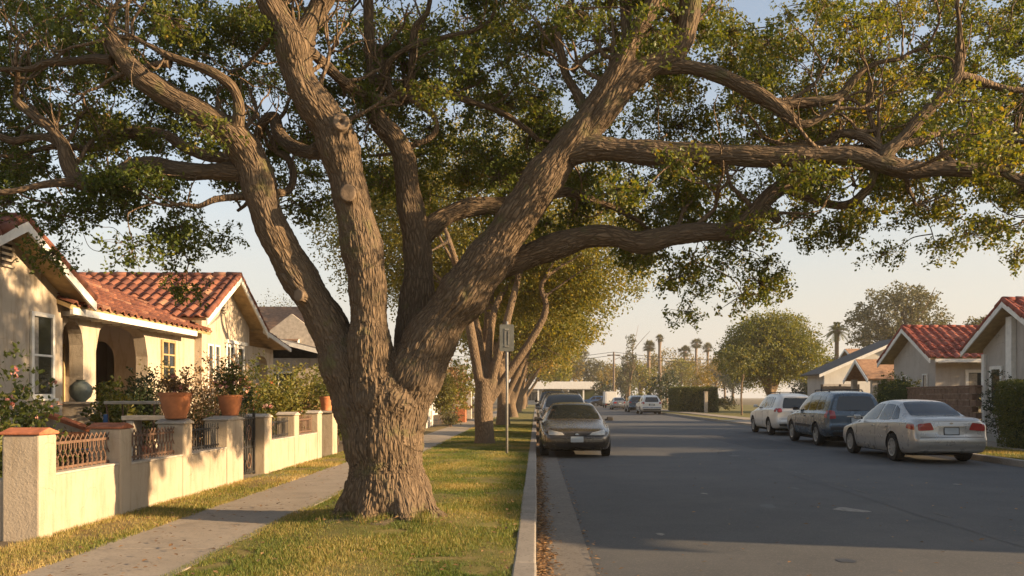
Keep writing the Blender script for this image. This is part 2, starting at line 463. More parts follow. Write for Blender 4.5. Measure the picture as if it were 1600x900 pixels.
# road: one strip whose right edge follows the kerb
ys = [-40, 0, 14, 25, 36, 60, 100, 148]
V, Fs = [], []
for y in ys: V += [(0.45, y, 0.0), (kerb_x(y) + 0.02, y, 0.0)]
for i in range(len(ys) - 1): Fs.append((2 * i, 2 * i + 1, 2 * i + 3, 2 * i + 2))
mb = MB(); mb.add(V, Fs)
mb.add([(-160, 148, 0), (220, 148, 0), (220, 158, 0), (-160, 158, 0)], [(0, 1, 2, 3)])
struct(mb.build('road', M['asphalt']))
# thin repair seams and tyre-worn joints on the asphalt
M['seam'] = simple('tar_seam', (0.045, 0.044, 0.043), 0.7, 0.3)
M['oldline'] = simple('worn_line', (0.16, 0.15, 0.13), 0.85, 0.2, var=0.5, vs=6)
mb = MB()
def ribbon(mb, pts, w, z):
    V, Fs = [], []
    P = np.array(pts, float); T = np.gradient(P, axis=0); T /= np.linalg.norm(T, axis=1, keepdims=True)
    for p, t in zip(P, T):
        V += [(p[0] - t[1] * w / 2, p[1] + t[0] * w / 2, z), (p[0] + t[1] * w / 2, p[1] - t[0] * w / 2, z)]
    for i in range(len(P) - 1): Fs.append((2 * i, 2 * i + 1, 2 * i + 3, 2 * i + 2))
    mb.add(V, Fs)
rr = random.Random(3)
for x0, ya, yb in ((4.9, 5, 24),):
    pts, x = [], x0
    for k in range(30):
        y = ya + (yb - ya) * k / 29; x += rr.uniform(-.03, .03); pts.append((x, y))
    ribbon(mb, catmull(pts, 3), 0.012, 0.004)
struct(mb.build('road_seam', M['seam']))
mb = MB()
for k in range(26):
    y = 7 + k * 0.9
    if rr.random() < .45: continue
    ribbon(mb, [(5.15 + rr.uniform(-.02, .02), y), (5.15, y + rr.uniform(.2, .6))], 0.03, 0.0045)
struct(mb.build('road_worn_line', M['oldline']))

M['oil'] = simple('oil_stain', (0.030, 0.029, 0.029), 0.55, 0.4, var=.5, vs=7)
M['patch_asphalt'] = ground_mat('patched_asphalt', [(0.25, (0.055, 0.056, 0.058)), (0.75, (0.080, 0.080, 0.080))], 2.0, 0.85, 0.8, 110, (80, (0.14, 0.13, 0.12), 0.85, 0.4), 0.006)
M['pale_scrape'] = simple('pale_scrape', (0.26, 0.245, 0.22), 0.9, 0.1, var=.4, vs=9)
def blot(mb, x, y, rx, ry, z, n=18, wob=.35):
    P = []
    ph = [rr.uniform(0, 6.28) for _ in range(3)]
    for k in range(n):
        a = 2 * math.pi * k / n
        q = 1 + wob * (.5 * math.sin(2 * a + ph[0]) + .3 * math.sin(3 * a + ph[1]) + .25 * math.sin(5 * a + ph[2]))
        P.append((x + rx * q * math.cos(a), y + ry * q * math.sin(a), z))
    mb.add(P, [tuple(range(n))])
mb = MB()
for k in range(26):
    x = rr.choice([rr.uniform(8.6, 9.6), rr.uniform(.7, 1.6), rr.uniform(2.5, 8)]); y = rr.uniform(7, 45)
    q = rr.uniform(.03, .14); blot(mb, x, y, q, q * rr.uniform(.8, 2.2), .0036)
struct(mb.build('oil_stain', [M['oil']]))
mb = MB(); blot(mb, 4.15, 11.3, .20, .20, .0038, wob=.5); blot(mb, 1.35, 9.3, .05, .07, .0038); blot(mb, 6.4, 9.0, .05, .04, .0038); blot(mb, 2.6, 13.2, .05, .08, .0038); blot(mb, 7.2, 14.6, .06, .07, .0038)
struct(mb.build('road_scrape', [M['pale_scrape']]))
mb = MB(); mb.add([(6.3, 24.5, .0031), (8.1, 24.4, .0031), (8.15, 33.2, .0031), (6.25, 33.0, .0031)], [(0, 1, 2, 3)])
struct(mb.build('road_patch', [M['patch_asphalt']]))
# left gutter pan and kerb, in 3 m castings
mb = MB(); mb.box(-0.01, 0.5, -40, 148, -0.2, 0.004); struct(mb.build('gutter', M['gutter']))
mb = MB(); y = -20.0
while y < 147.9:
    mb.box(-0.19 + rr.uniform(-.004, .004), 0.0 + rr.uniform(-.004, .004), y + .006, y + 2.994, -0.2, LZ + 0.02 + rr.uniform(-.004, .004)); y += 3
struct(mb.build('kerb', M['kerbstone'], bevel=0.018))
# right kerb, with a dropped driveway between Y 43 and 52
mb = MB(); y = -20.0
while y < 147.9:
    x0, x1 = kerb_x(y), kerb_x(y + 3)
    zt = LZ + 0.02 if not (43 <= y < 52) else 0.03
    V = [(x0, y + .006, -.2), (x0 + .17, y + .006, -.2), (x1 + .17, y + 2.994, -.2), (x1, y + 2.994, -.2)]
    V += [(a, b, zt) for a, b, _ in V]
    mb.add(V, [(0, 3, 2, 1), (4, 5, 6, 7), (0, 1, 5, 4), (1, 2, 6, 5), (2, 3, 7, 6), (3, 0, 4, 7)]); y += 3
struct(mb.build('kerb', M['kerbstone'], bevel=0.018))

# lawns
def slab(name, x0, x1, y0, y1, z, mat, n=1):
    mb = MB(); mb.box(x0, x1, y0, y1, -0.3, z); return struct(mb.build(name, mat))
def lawn_strip(name, x0, x1, y0, y1, mat, nx=10, hump=0.03):
    xs = np.linspace(x0, x1, nx); yy = np.arange(y0, y1, 0.5)
    X, Y = np.meshgrid(xs, yy)
    Z = LZ + hump * np.sin(np.pi * (X - x0) / (x1 - x0)) + 0.012 * np.sin(X * 5.1 + Y * 1.3) + 0.012 * np.sin(Y * 2.7 - X * 2)
    # the ground swells round the oak's root flare
    Z += 0.10 * np.exp(-((X + 1.62) ** 2 + (Y - 9.4) ** 2) / 0.75)
    V = np.stack([X, Y, Z], -1).reshape(-1, 3); n = nx
    i = (np.arange(len(yy) - 1)[:, None] * n + np.arange(n - 1)[None]).ravel()
    return struct(np_mesh(name, V, [np.stack([i, i + 1, i + n + 1, i + n], -1)], [mat], smooth=True))
def lawn_z(x, y):
    x0, x1 = -2.8, -0.19
    return LZ + 0.03 * np.sin(np.pi * (x - x0) / (x1 - x0)) + 0.10 * np.exp(-((x + 1.62) ** 2 + (y - 9.4) ** 2) / 0.75)
lawn_strip('lawn', -2.8, -0.185, -6, 147, M['lawn'])
lawn_strip('lawn', -4.80, -4.0, -6, 147, M['dry_lawn'], 6, 0.02)
slab('garden_ground', -60, -4.79, -30, 147, LZ - .01, M['yard'])
mb = MB(); mb.box(-8.95, -5.85, 11.3, 23.0, -.3, .30); struct(mb.build('terrace', M['yard'], bevel=.03))
slab('path_to_gate', -5.84, -3.99, 13.95, 15.05, LZ + 0.022, M['concrete'])
mb = MB(); mb.box(11.05, 200, -30, 147, -.3, LZ - .03); struct(mb.build('lawn', M['lawn']))
mb = MB(); mb.box(11.0, 17.5, 43, 52, -.3, LZ - .015); struct(mb.build('driveway', M['concrete']))
# pavements: separate slabs with real joints
def pavement(x0, x1, y0, y1, step):
    mb = MB(); y = y0
    while y < y1:
        t = rr.uniform(-.004, .004)
        mb.box(x0, x1, y + .006, y + step - .006, -.3, LZ + .012 + t); y += step
    return struct(mb.build('sidewalk', M['concrete'], bevel=0.006))
pavement(-4.02, -2.79, -6, 147, 1.52)
pavement(12.6, 14.0, -6, 42.9, 1.5)
pavement(12.6, 14.0, 52.1, 147, 1.5)

# ------------------------------------------------------------------ grass and litter
def grass_blades(name, n, xr, yr, dens_pow, h, mat, zf, var_off=0.0, w=0.006):
    u = RNG.uniform(0, 1, n)
    y = yr[0] * (yr[1] / yr[0]) ** u            # denser close by
    x = RNG.uniform(*xr, n)
    # ragged edges where grass creeps over the concrete
    z = zf(x, y)
    patch = np.array([mnoise.noise((a * .9, b * .9, 3.1)) for a, b in zip(x, y)])
    patch2 = np.array([mnoise.noise((a * 3.3, b * 3.3, 9.1)) for a, b in zip(x, y)])
    keep = patch2 + 0.5 * patch > -0.42
    x, y, z, patch = x[keep], y[keep], z[keep], patch[keep]; n = len(x)
    hh = h * RNG.uniform(.5, 1.3, n) * (1 + .35 * patch)
    ww = w * (0.7 + y / 14.0)
    a = RNG.uniform(0, 2 * np.pi, n); lean = RNG.uniform(0.1, .8, n) * hh; b = RNG.uniform(0, 2 * np.pi, n)
    P = np.stack([x, y, z - .004], -1)
    s = np.stack([np.cos(a), np.sin(a), 0 * a], -1) * (ww / 2)[:, None]
    tip = P + np.stack([np.cos(b) * lean, np.sin(b) * lean, hh], -1)
    V = np.stack([P - s, P + s, tip], 1).reshape(-1, 3)
    Ft = np.arange(n * 3).reshape(-1, 3)
    var = np.clip(.50 + .75 * patch + .22 * RNG.normal(size=n) + var_off, 0, 1)
    o = np_mesh(name, V, [Ft], [mat], var=var); o['kind'] = 'stuff'; return o
grass_blades('grass', 230000, (-2.86, -.17), (5.6, 42), 1, .034, M['grass_blade'], lawn_z)
grass_blades('grass', 42000, (-4.80, -3.96), (5.6, 30), 1, .045, M['grass_blade'], lambda x, y: 0 * x + LZ + .012, .22)
grass_blades('grass', 22000, (kerb_x(16) + .2, 12.6), (14, 40), 1, .06, M['grass_blade'], lambda x, y: 0 * x + LZ - .03, .05)

def tufts(name, n):
    a = RNG.uniform(0, 2 * np.pi, n); q = RNG.normal(.56, .07, n) * (1 + .22 * np.sin(a * 7 + 1))
    x = -1.636 + q * np.cos(a); y = 9.4 + q * np.sin(a); z = lawn_z(x, y)
    h = .085 * RNG.uniform(.3, 1.3, n); b = RNG.uniform(0, 2 * np.pi, n); l = RNG.uniform(.1, .6, n) * h
    P = np.stack([x, y, z - .01], -1); s = np.stack([np.cos(b), np.sin(b), 0 * b], -1) * .004
    tip = P + np.stack([np.sin(b) * l, np.cos(b) * l, h], -1)
    o = np_mesh(name, np.stack([P - s, P + s, tip], 1).reshape(-1, 3), [np.arange(n * 3).reshape(-1, 3)], [M['grass_blade']], var=RNG.uniform(.1, 1, n)); o['kind'] = 'stuff'
tufts('grass', 5200)
V = [(-1.636, 9.4, float(lawn_z(-1.636, 9.4)) + .006)]; Fs = []; n = 48; rings = (.35, .6, .8, .97)
for q in rings:
    for k in range(n):
        a = 2 * math.pi * k / n; rad = q * (.80 + .12 * math.sin(3 * a + 1) + .10 * math.sin(7 * a) + .06 * math.sin(13 * a + 2))
        x, y = -1.636 + rad * math.cos(a), 9.4 + rad * math.sin(a); V.append((x, y, float(lawn_z(x, y)) + (.016 if q < .9 else -.01)))
for k in range(n): Fs.append((0, 1 + k, 1 + (k + 1) % n))
for i in range(len(rings) - 1):
    for k in range(n): Fs.append((1 + i * n + k, 1 + (i + 1) * n + k, 1 + (i + 1) * n + (k + 1) % n, 1 + i * n + (k + 1) % n))
mb = MB(); mb.add(V, Fs); struct(mb.build('bare_earth', [M['yard']], smooth=True))
def scatter_leaves(name, n, xf, yr, z, size, power=1.0):
    u = RNG.uniform(0, 1, n) ** power
    y = yr[0] * (yr[1] / yr[0]) ** u
    x = xf(n)
    C = np.stack([x, y, np.full(n, z) + RNG.uniform(.003, .018, n)], -1)
    up = np.zeros((n, 3)); 
    a = RNG.uniform(0, 2 * np.pi, n)
    d = np.stack([np.cos(a), np.sin(a), RNG.uniform(-.25, .25, n)], -1)
    s = np.stack([-np.sin(a), np.cos(a), RNG.uniform(-.3, .3, n)], -1)
    L = (size * RNG.uniform(.6, 1.35, n))[:, None]; w = L * .27
    mid = C + np.array([0, 0, .004])
    V = np.stack([C - d * L / 2, mid - s * w, C + d * L / 2, mid + s * w], 1).reshape(-1, 3)
    i = np.arange(n)[:, None] * 4
    Ft = np.concatenate([i + np.array([[0, 1, 2]]), i + np.array([[0, 2, 3]])], 1).reshape(-1, 3)
    o = np_mesh(name, V, [Ft], [M['litter']], var=np.repeat(RNG.uniform(0, 1, n), 2)); o['kind'] = 'stuff'; return o
scatter_leaves('fallen_leaves', 4200, lambda n: np.abs(RNG.normal(0.0, .085, n)) + .01, (5, 60), .006, .05)
scatter_leaves('fallen_leaves', 260, lambda n: .5 + np.abs(RNG.normal(0, .05, n)), (5, 40), .006, .045)
scatter_leaves('fallen_leaves', 420, lambda n: RNG.uniform(.6, 10.2, n), (5.5, 45), .004, .055)
scatter_leaves('fallen_leaves', 260, lambda n: RNG.normal(-1.6, .6, n), (8.4, 10.6), LZ + .13, .045)
scatter_leaves('fallen_leaves', 1300, lambda n: RNG.uniform(-4.8, -.2, n), (5.5, 30), LZ + .035, .05)
# ================================================================== THE OAK
OY = 9.4
LIMBS = {
 'trunk': [(606, 846, 88, OY), (606, 822, 75, OY), (606, 780, 65, OY), (604, 740, 60.5, OY), (602, 700, 61, OY), (602, 665, 62, OY), (603, 632, 60, OY), (605, 600, 52, OY), (606, 572, 38, OY), (606, 550, 20, OY)],
 'l1': [(576, 720, 30, OY), (566, 660, 40, OY), (552, 605, 41, 9.4), (536, 560, 37, 9.4), (510, 503, 32, 9.35), (464, 427, 28, 9.25), (428, 362, 27, 9.15), (409, 310, 27, 9.05), (398, 265, 26, 9.0), (375, 225, 25, 8.95), (340, 193, 23, 8.9), (290, 164, 20, 8.85), (240, 135, 18, 8.8), (205, 105, 16, 8.75), (183, 75, 15, 8.7), (170, 52, 13.5, 8.7)],
 'l1b': [(366, 215, 10, 8.95), (372, 190, 11, 8.85), (373, 162, 9.5, 8.8), (362, 135, 8.5, 8.75), (335, 115, 8, 8.7), (300, 100, 7, 8.7), (265, 88, 6, 8.7), (235, 72, 5, 8.7), (205, 58, 4, 8.7)],
 'l1c': [(265, 100, 6, 8.7), (245, 100, 5, 8.75), (222, 106, 4.5, 8.8), (200, 112, 4, 8.8)],
 'l1d': [(175, 95, 9, 8.75), (150, 92, 8, 8.8), (110, 96, 7, 8.85), (75, 98, 6, 8.9), (45, 108, 5, 9.0), (0, 108, 4, 9.0)],
 'l2': [(410, 280, 20, 9.1), (390, 270, 18, 9.0), (350, 268, 15, 9.1), (290, 268, 14, 9.2), (235, 258, 14, 9.3), (190, 270, 13.5, 9.3), (150, 288, 13.5, 9.3), (120, 280, 13, 9.3), (106, 252, 12, 9.3), (98, 225, 10.5, 9.3), (80, 200, 9, 9.3), (55, 182, 8, 9.3), (28, 160, 7, 9.3), (26, 150, 5, 9.3)],
 'l2b': [(98, 228, 8, 9.3), (75, 215, 7, 9.4), (45, 215, 6.5, 9.5), (20, 220, 6, 9.5), (-20, 205, 5, 9.5), (-80, 190, 4, 9.6)],
 'l2c': [(130, 288, 9, 9.3), (100, 285, 8, 9.2), (60, 290, 6, 9.1), (10, 300, 5, 9.0), (-50, 300, 4, 9.0)],
 'l3': [(398, 258, 8, 9.2), (365, 248, 9, 9.6), (320, 242, 9.5, 9.8), (285, 227, 9, 9.9), (258, 210, 8.5, 9.9), (225, 206, 8, 9.9), (190, 212, 7.5, 9.9), (160, 228, 7, 9.9), (130, 232, 6, 9.9), (90, 228, 5, 9.9), (40, 240, 4, 9.9)],
 'l4': [(596, 720, 34, OY), (590, 650, 42, 9.36), (585, 600, 40, 9.3), (578, 545, 34, 9.25), (576, 480, 31, 9.2), (572, 420, 31, 9.15), (560, 360, 31, 9.1), (546, 300, 30, 9.05), (534, 250, 30, 9.0), (520, 205, 30, 8.95), (498, 170, 30, 8.9), (474, 135, 28, 8.85), (462, 100, 26, 8.85), (456, 68, 26, 8.8), (440, 35, 21, 8.8), (420, 0, 20, 8.75), (395, -55, 18, 8.7), (375, -120, 15, 8.6)],
 'l4b': [(462, 80, 20, 8.82), (478, 48, 18, 8.85), (495, 18, 17, 8.9), (512, -15, 16, 8.9), (530, -60, 14, 9.0), (540, -120, 11, 9.1)],
 'l4c': [(500, 235, 14, 9.05), (482, 238, 12, 9.3), (452, 226, 11, 9.6), (435, 206, 10, 9.8), (430, 182, 9, 9.9), (412, 190, 8, 10), (402, 212, 8, 10.1)],
 'l4d': [(486, 80, 9, 8.85), (505, 98, 9.5, 9.1), (530, 122, 9, 9.4), (555, 142, 9, 9.7), (575, 150, 10, 9.9)],
 'l5': [(640, 620, 34, OY + .05), (643, 560, 32, 9.7), (648, 500, 28, 9.85), (654, 430, 25, 9.95), (650, 370, 22, 10.0), (637, 300, 20, 10.0), (632, 250, 19, 10.0), (618, 218, 18, 10.0), (597, 196, 15, 10.0), (584, 176, 13, 10.0), (578, 150, 11, 10.0), (580, 110, 9, 10.0), (577, 60, 8.5, 10.0), (575, 0, 8, 10.0), (573, -60, 7, 10.0)],
 'l5c': [(580, 125, 7, 10.0), (598, 118, 6.5, 9.95), (610, 95, 5.5, 9.9), (632, 78, 5, 9.9), (655, 68, 5, 9.9), (695, 58, 4.5, 9.9), (740, 48, 4, 9.9), (768, 28, 3.5, 9.9), (776, -5, 3, 9.9)],
 'l5d': [(585, 140, 7, 10.0), (602, 118, 7, 10.0), (604, 128, 7, 10.05), (614, 146, 8, 10.1), (635, 150, 8.5, 10.1), (650, 145, 8, 10.1), (672, 141, 7.5, 10.1), (702, 147, 6.5, 10.1), (732, 158, 5.5, 10.1), (780, 174, 5, 10.1), (820, 200, 4.5, 10.1), (842, 220, 4, 10.1)],
 'l5e': [(641, 150, 7, 10.1), (643, 110, 6.5, 10.05), (646, 60, 6, 10.0), (652, 38, 5.5, 10.0), (668, 18, 4.5, 10.0), (674, -20, 4, 10.0)],
 'l5f': [(640, 152, 6, 10.1), (660, 166, 5.5, 10.1), (678, 182, 5, 10.1), (682, 202, 4.5, 10.1), (670, 217, 4, 10.1), (648, 226, 4, 10.05)],
 'l6': [(652, 385, 16, 10.0), (668, 362, 16.5, 10.1), (692, 341, 16, 10.2), (722, 327, 15, 10.3), (752, 322, 14, 10.4), (790, 320, 13, 10.5), (840, 308, 10, 10.6), (885, 300, 8, 10.7), (918, 310, 6.5, 10.8), (960, 325, 5, 10.9), (1000, 346, 4, 11)],
 'r1': [(618, 720, 34, OY), (628, 650, 42, OY), (645, 592, 45, 9.38), (678, 522, 41, 9.35), (722, 462, 39, 9.3), (762, 408, 35, 9.25), (802, 350, 33, 9.2), (842, 290, 31, 9.15), (875, 245, 29, 9.1), (900, 212, 26, 9.05), (938, 155, 18, 9.0), (966, 106, 16, 8.95), (985, 70, 15, 8.95), (1002, 38, 14, 8.9), (1022, 4, 13, 8.9), (1045, -45, 11, 8.9), (1060, -110, 9, 8.9)],
 'r1a': [(968, 100, 9, 8.95), (980, 62, 9, 9.0), (976, 20, 8, 9.1), (972, -30, 7, 9.1)],
 'r1b': [(890, 240, 22, 9.1), (922, 200, 23, 9.05), (952, 162, 22, 9.0), (985, 122, 20, 9.0), (1022, 101, 18.5, 9.0), (1050, 88, 18, 9.0), (1068, 60, 17, 9.0), (1078, 20, 16, 9.0), (1082, -35, 15, 9.0), (1090, -100, 12, 9.0)],
 'r1c': [(1035, 104, 12, 9.0), (1060, 104, 12.5, 9.0), (1092, 108, 12, 8.95), (1130, 120, 12, 8.9), (1168, 139, 12, 8.85), (1200, 157, 12, 8.8), (1226, 176, 11, 8.75), (1250, 194, 8, 8.7), (1275, 188, 6, 8.7), (1305, 168, 5, 8.65)],
 'r1d': [(1215, 166, 9, 8.8), (1250, 161, 9, 8.8), (1290, 157, 8, 8.8), (1315, 147, 7, 8.8), (1331, 128, 6.5, 8.8), (1347, 112, 5.5, 8.8), (1372, 98, 4.5, 8.8), (1410, 92, 3.5, 8.8)],
 'r2': [(872, 250, 20, 9.1), (902, 236, 22, 9.05), (942, 232, 20, 9.0), (1000, 238, 19, 8.95), (1060, 240, 18, 8.9), (1130, 242, 17, 8.8), (1200, 245, 17, 8.75), (1270, 243, 16, 8.7), (1335, 244, 15.5, 8.65), (1380, 256, 14.5, 8.6), (1422, 265, 14, 8.6), (1480, 263, 13, 8.55), (1530, 266, 12.5, 8.5), (1570, 258, 11.5, 8.5), (1602, 240, 11, 8.45), (1650, 222, 9, 8.4), (1720, 200, 6, 8.4)],
 'r2a': [(1555, 262, 7, 8.5), (1600, 286, 7, 8.5), (1645, 300, 6, 8.5), (1700, 310, 4, 8.5)],
 'r2b': [(1376, 248, 11, 8.6), (1394, 231, 11.5, 8.6), (1416, 210, 10.5, 8.6), (1437, 185, 10, 8.6), (1462, 160, 10, 8.6), (1485, 135, 9.5, 8.6), (1497, 112, 8.5, 8.6), (1498, 80, 6.5, 8.6), (1500, 45, 4.5, 8.6), (1495, 10, 3.5, 8.6)],
 'r2c': [(1494, 116, 6.5, 8.6), (1520, 122, 6.5, 8.65), (1546, 132, 6, 8.7), (1580, 140, 5, 8.7), (1630, 142, 4, 8.7)],
 'r2d': [(1385, 242, 9, 8.6), (1352, 216, 8.5, 8.7), (1316, 208, 7.5, 8.8), (1296, 220, 6, 8.9), (1270, 226, 4.5, 9.0)],
 'r2e': [(1395, 225, 7, 8.6), (1430, 222, 6.5, 8.7), (1470, 208, 6, 8.8), (1510, 215, 5, 8.9), (1560, 222, 4, 9.0)],
 'r3': [(735, 455, 20, 9.4), (772, 422, 22, 9.5), (822, 401, 21, 9.5), (870, 384, 20, 9.45), (920, 370, 18.5, 9.4), (960, 370, 18, 9.35), (1002, 379, 17.5, 9.3), (1050, 368, 16.5, 9.25), (1100, 362, 15.5, 9.2), (1140, 362, 16, 9.15), (1166, 350, 15, 9.1), (1186, 324, 13.5, 9.1), (1206, 303, 12.5, 9.1), (1236, 283, 12, 9.1), (1258, 276, 10.5, 9.1), (1290, 262, 6, 9.1)],
 'r3a': [(1190, 325, 11, 9.1), (1206, 335, 9, 9.0), (1217, 347, 7.5, 8.95)],
 'r3b': [(1226, 294, 8, 9.1), (1248, 303, 8, 9.05), (1280, 315, 7.5, 9.0), (1310, 321, 7.5, 8.9), (1332, 317, 7.5, 8.8), (1352, 299, 7, 8.75), (1363, 279, 7, 8.7), (1368, 258, 7, 8.65)],
 'r4': [(912, 168, 8, 9.05), (905, 152, 8, 9.15), (897, 138, 7.5, 9.25), (885, 118, 7.5, 9.3), (880, 95, 7, 9.3), (872, 60, 6, 9.3), (873, 30, 5.5, 9.3), (893, 0, 5, 9.3), (900, -40, 4, 9.3)],
 'r4b': [(893, 112, 5, 9.25), (908, 96, 4.5, 9.2), (928, 82, 4, 9.2), (955, 75, 3, 9.2)],
 'm1': [(415, 300, 7, 9.4), (440, 302, 7, 9.7), (455, 292, 7, 9.8), (458, 268, 6, 9.9), (448, 245, 6, 10.0), (432, 238, 5, 10.1)],
 'm2': [(395, 308, 6, 9.1), (365, 308, 5.5, 9.0), (335, 312, 5, 8.9), (310, 322, 4, 8.9), (280, 318, 3, 8.9)],
}
def limb3d(rows):
    P = np.array([(wx(a, Y), Y, wz(b, Y)) for a, b, h, Y in rows]); r = np.array([h * Y / F for a, b, h, Y in rows])
    Q = catmull(np.column_stack([P, r]), 7)
    return Q[:, :3], np.maximum(Q[:, 3], .008)

thick, thin, SK_P, SK_R, SK_A, SK_N = NB(), NB(), [], [], [], []
skel_pts = []
rg = np.random.default_rng(5)
for name, rows in LIMBS.items():
    P, r = limb3d(rows)
    # organic unevenness
    s = np.concatenate([[0], np.cumsum(np.linalg.norm(np.diff(P, axis=0), axis=1))])
    r = r * (1 + .06 * np.sin(s * 5.3 + len(name)) + .05 * np.sin(s * 12.1 + 2 * len(rows)))
    if name == 'trunk':
        # root flare: buttresses are added below
        pass
    # dense resample for the bark frame lookup
    m = max(3, int(s[-1] / .04)); t = np.linspace(0, s[-1], m)
    Pd = np.column_stack([np.interp(t, s, P[:, k]) for k in range(3)]); rd = np.interp(t, s, r)
    T, N, B = frames(Pd)
    SK_P.append(Pd); SK_R.append(rd); SK_A.append(np.column_stack([t, np.full(m, len(SK_P) * 7.3)])); SK_N.append(np.stack([T, N, B], 1))
    skel_pts.append(np.column_stack([Pd, rd]))
    V, Fs = tube_np(Pd, rd, 20)
    (thick if rd.max() > .045 else thin).add(V, Fs)
# the limbs end in forking side branches that thin out into the leaves
ends = []
def grow(p, d, L, r, depth):
    m = 6; P = [np.array(p)]; d = np.array(d, float); d /= np.linalg.norm(d)
    for k in range(m):
        d = d + rg.normal(size=3) * .28 + np.array([0, 0, .13]); d /= np.linalg.norm(d); P.append(P[-1] + d * L / m)
    P = catmull(np.array(P), 3); rr2 = np.linspace(r, max(.004, r * .35), len(P))
    V, Fs = tube_np(P, rr2, 7 if r > .015 else 5); thin.add(V, Fs)
    skel_pts.append(np.column_stack([P[2:], rr2[2:]]))
    if depth == 0 and P[-1][1] > 5 and rg.random() < (.8 if P[-1][2] < 4.0 else (.30 if P[-1][1] > 9.4 else .04)): ends.append((*P[-1], .24 + .1 * rg.random()))
    if depth:
        for k in range(2 if depth > 1 else 3):
            i = int(len(P) * rg.uniform(.4, .95)); t = P[min(i + 1, len(P) - 1)] - P[i - 1]; t /= np.linalg.norm(t) + 1e-9
            q = t * .8 + rg.normal(size=3) * .55
            grow(P[i], q, L * rg.uniform(.55, .8), rr2[i] * .72, depth - 1)
for name, rows in LIMBS.items():
    if name in ('trunk', 'r3a'): continue
    P, r = limb3d(rows); t = P[-1] - P[-4]; t /= np.linalg.norm(t)
    if name != 'l1':
        for k in range(2):
            q = t + rg.normal(size=3) * (.25 + .35 * k) + np.array([0, .12, 0])
            grow(P[-1] - t * .02, q, rg.uniform(.7, 1.1), r[-1] * (.92 - .3 * k), 2)
    n = int(np.linalg.norm(np.diff(P, axis=0), axis=1).sum() / .55)
    for k in range(n):
        i = int(len(P) * rg.uniform(.45, .97)); i = min(max(i, 1), len(P) - 2)
        tt = P[i + 1] - P[i - 1]; tt /= np.linalg.norm(tt)
        q = tt * .5 + rg.normal(size=3) * .6; q[1] = abs(q[1]) * .8 + .1; q[2] += .2
        grow(P[i], q, rg.uniform(.5, 1.1), min(r[i] * .38, .03), 1)
# root buttresses
tx = wx(606, OY)
for k, (ang, ln, hr) in enumerate([(200, .62, .17), (252, .5, .15), (300, .58, .17), (345, .72, .18), (35, .6, .16), (95, .5, .15), (150, .6, .17)]):
    a = R(ang); d = np.array([math.cos(a), math.sin(a)])
    pts = [(tx + d[0] * .28, OY + d[1] * .28, .75), (tx + d[0] * .40, OY + d[1] * .40, .42), (tx + d[0] * .48, OY + d[1] * .48, .24), (tx + d[0] * (.42 + ln * .38), OY + d[1] * (.42 + ln * .38), .12), (tx + d[0] * (.44 + ln * .85), OY + d[1] * (.44 + ln * .85), .05)]
    P = catmull(np.array(pts), 8); r = np.interp(np.linspace(0, 1, len(P)), [0, .4, .75, 1], [hr * .6, hr * .8, hr * .5, .03])
    V, Fs = tube_np(P, r, 14); thick.add(V, Fs)
    T, N, B = frames(P); s = np.concatenate([[0], np.cumsum(np.linalg.norm(np.diff(P, axis=0), axis=1))])
# burl knobs behind the two pruning scars
def knob(px, py, Y, r, d):
    c = np.array([wx(px, Y), Y, wz(py, Y)]); d = np.array(d, float); d /= np.linalg.norm(d)
    V, Fs = tube_np(np.array([c - d * .1, c + d * .035, c + d * .066]), np.array([r * 1.55, r * 1.3, r * 1.0]), 18); thick.add(V, Fs)
    return c + d * (.092 if r > .084 else .066), d
scars = [knob(533, 196, 8.80, .085, (.25, -1, .15)), knob(545, 303, 8.86, .082, (0.05, -1, -.05)), knob(472, 463, 9.12, .06, (-.35, -1, 0.1))]

src = thick.build('src', [])
md = src.modifiers.new('r', 'REMESH'); md.mode = 'VOXEL'; md.voxel_size = 0.013; md.use_smooth_shade = True
ms = src.modifiers.new('s', 'SMOOTH'); ms.factor = 0.5; ms.iterations = 10
dg = bpy.context.evaluated_depsgraph_get()
ev = src.evaluated_get(dg)
me = bpy.data.meshes.new_from_object(ev)
bpy.data.objects.remove(src)
nv = len(me.vertices)
co = np.empty(nv * 3, np.float32); me.vertices.foreach_get('co', co); co = co.reshape(-1, 3).astype(float)
no = np.empty(nv * 3, np.float32); me.vertex_normals.foreach_get('vector', no); no = no.reshape(-1, 3).astype(float)
SP, SR, SA, SN = np.concatenate(SK_P), np.concatenate(SK_R), np.concatenate(SK_A), np.concatenate(SK_N)
kd = KDTree(len(SP))
for i, p in enumerate(SP): kd.insert(p, i)
kd.balance()
best = np.empty(nv, int)
for i in range(nv):
    bi, bd = 0, 1e9
    for (p, j, dd) in kd.find_n(co[i], 12):
        q = dd - SR[j]
        if q < bd: bd, bi = q, j
    best[i] = bi
rel = co - SP[best]
fr = SN[best]
loc = np.einsum('ij,ikj->ik', rel, fr)            # along, n, b
rad = np.linalg.norm(loc[:, 1:], axis=1) + 1e-6
rr_ = SR[best]
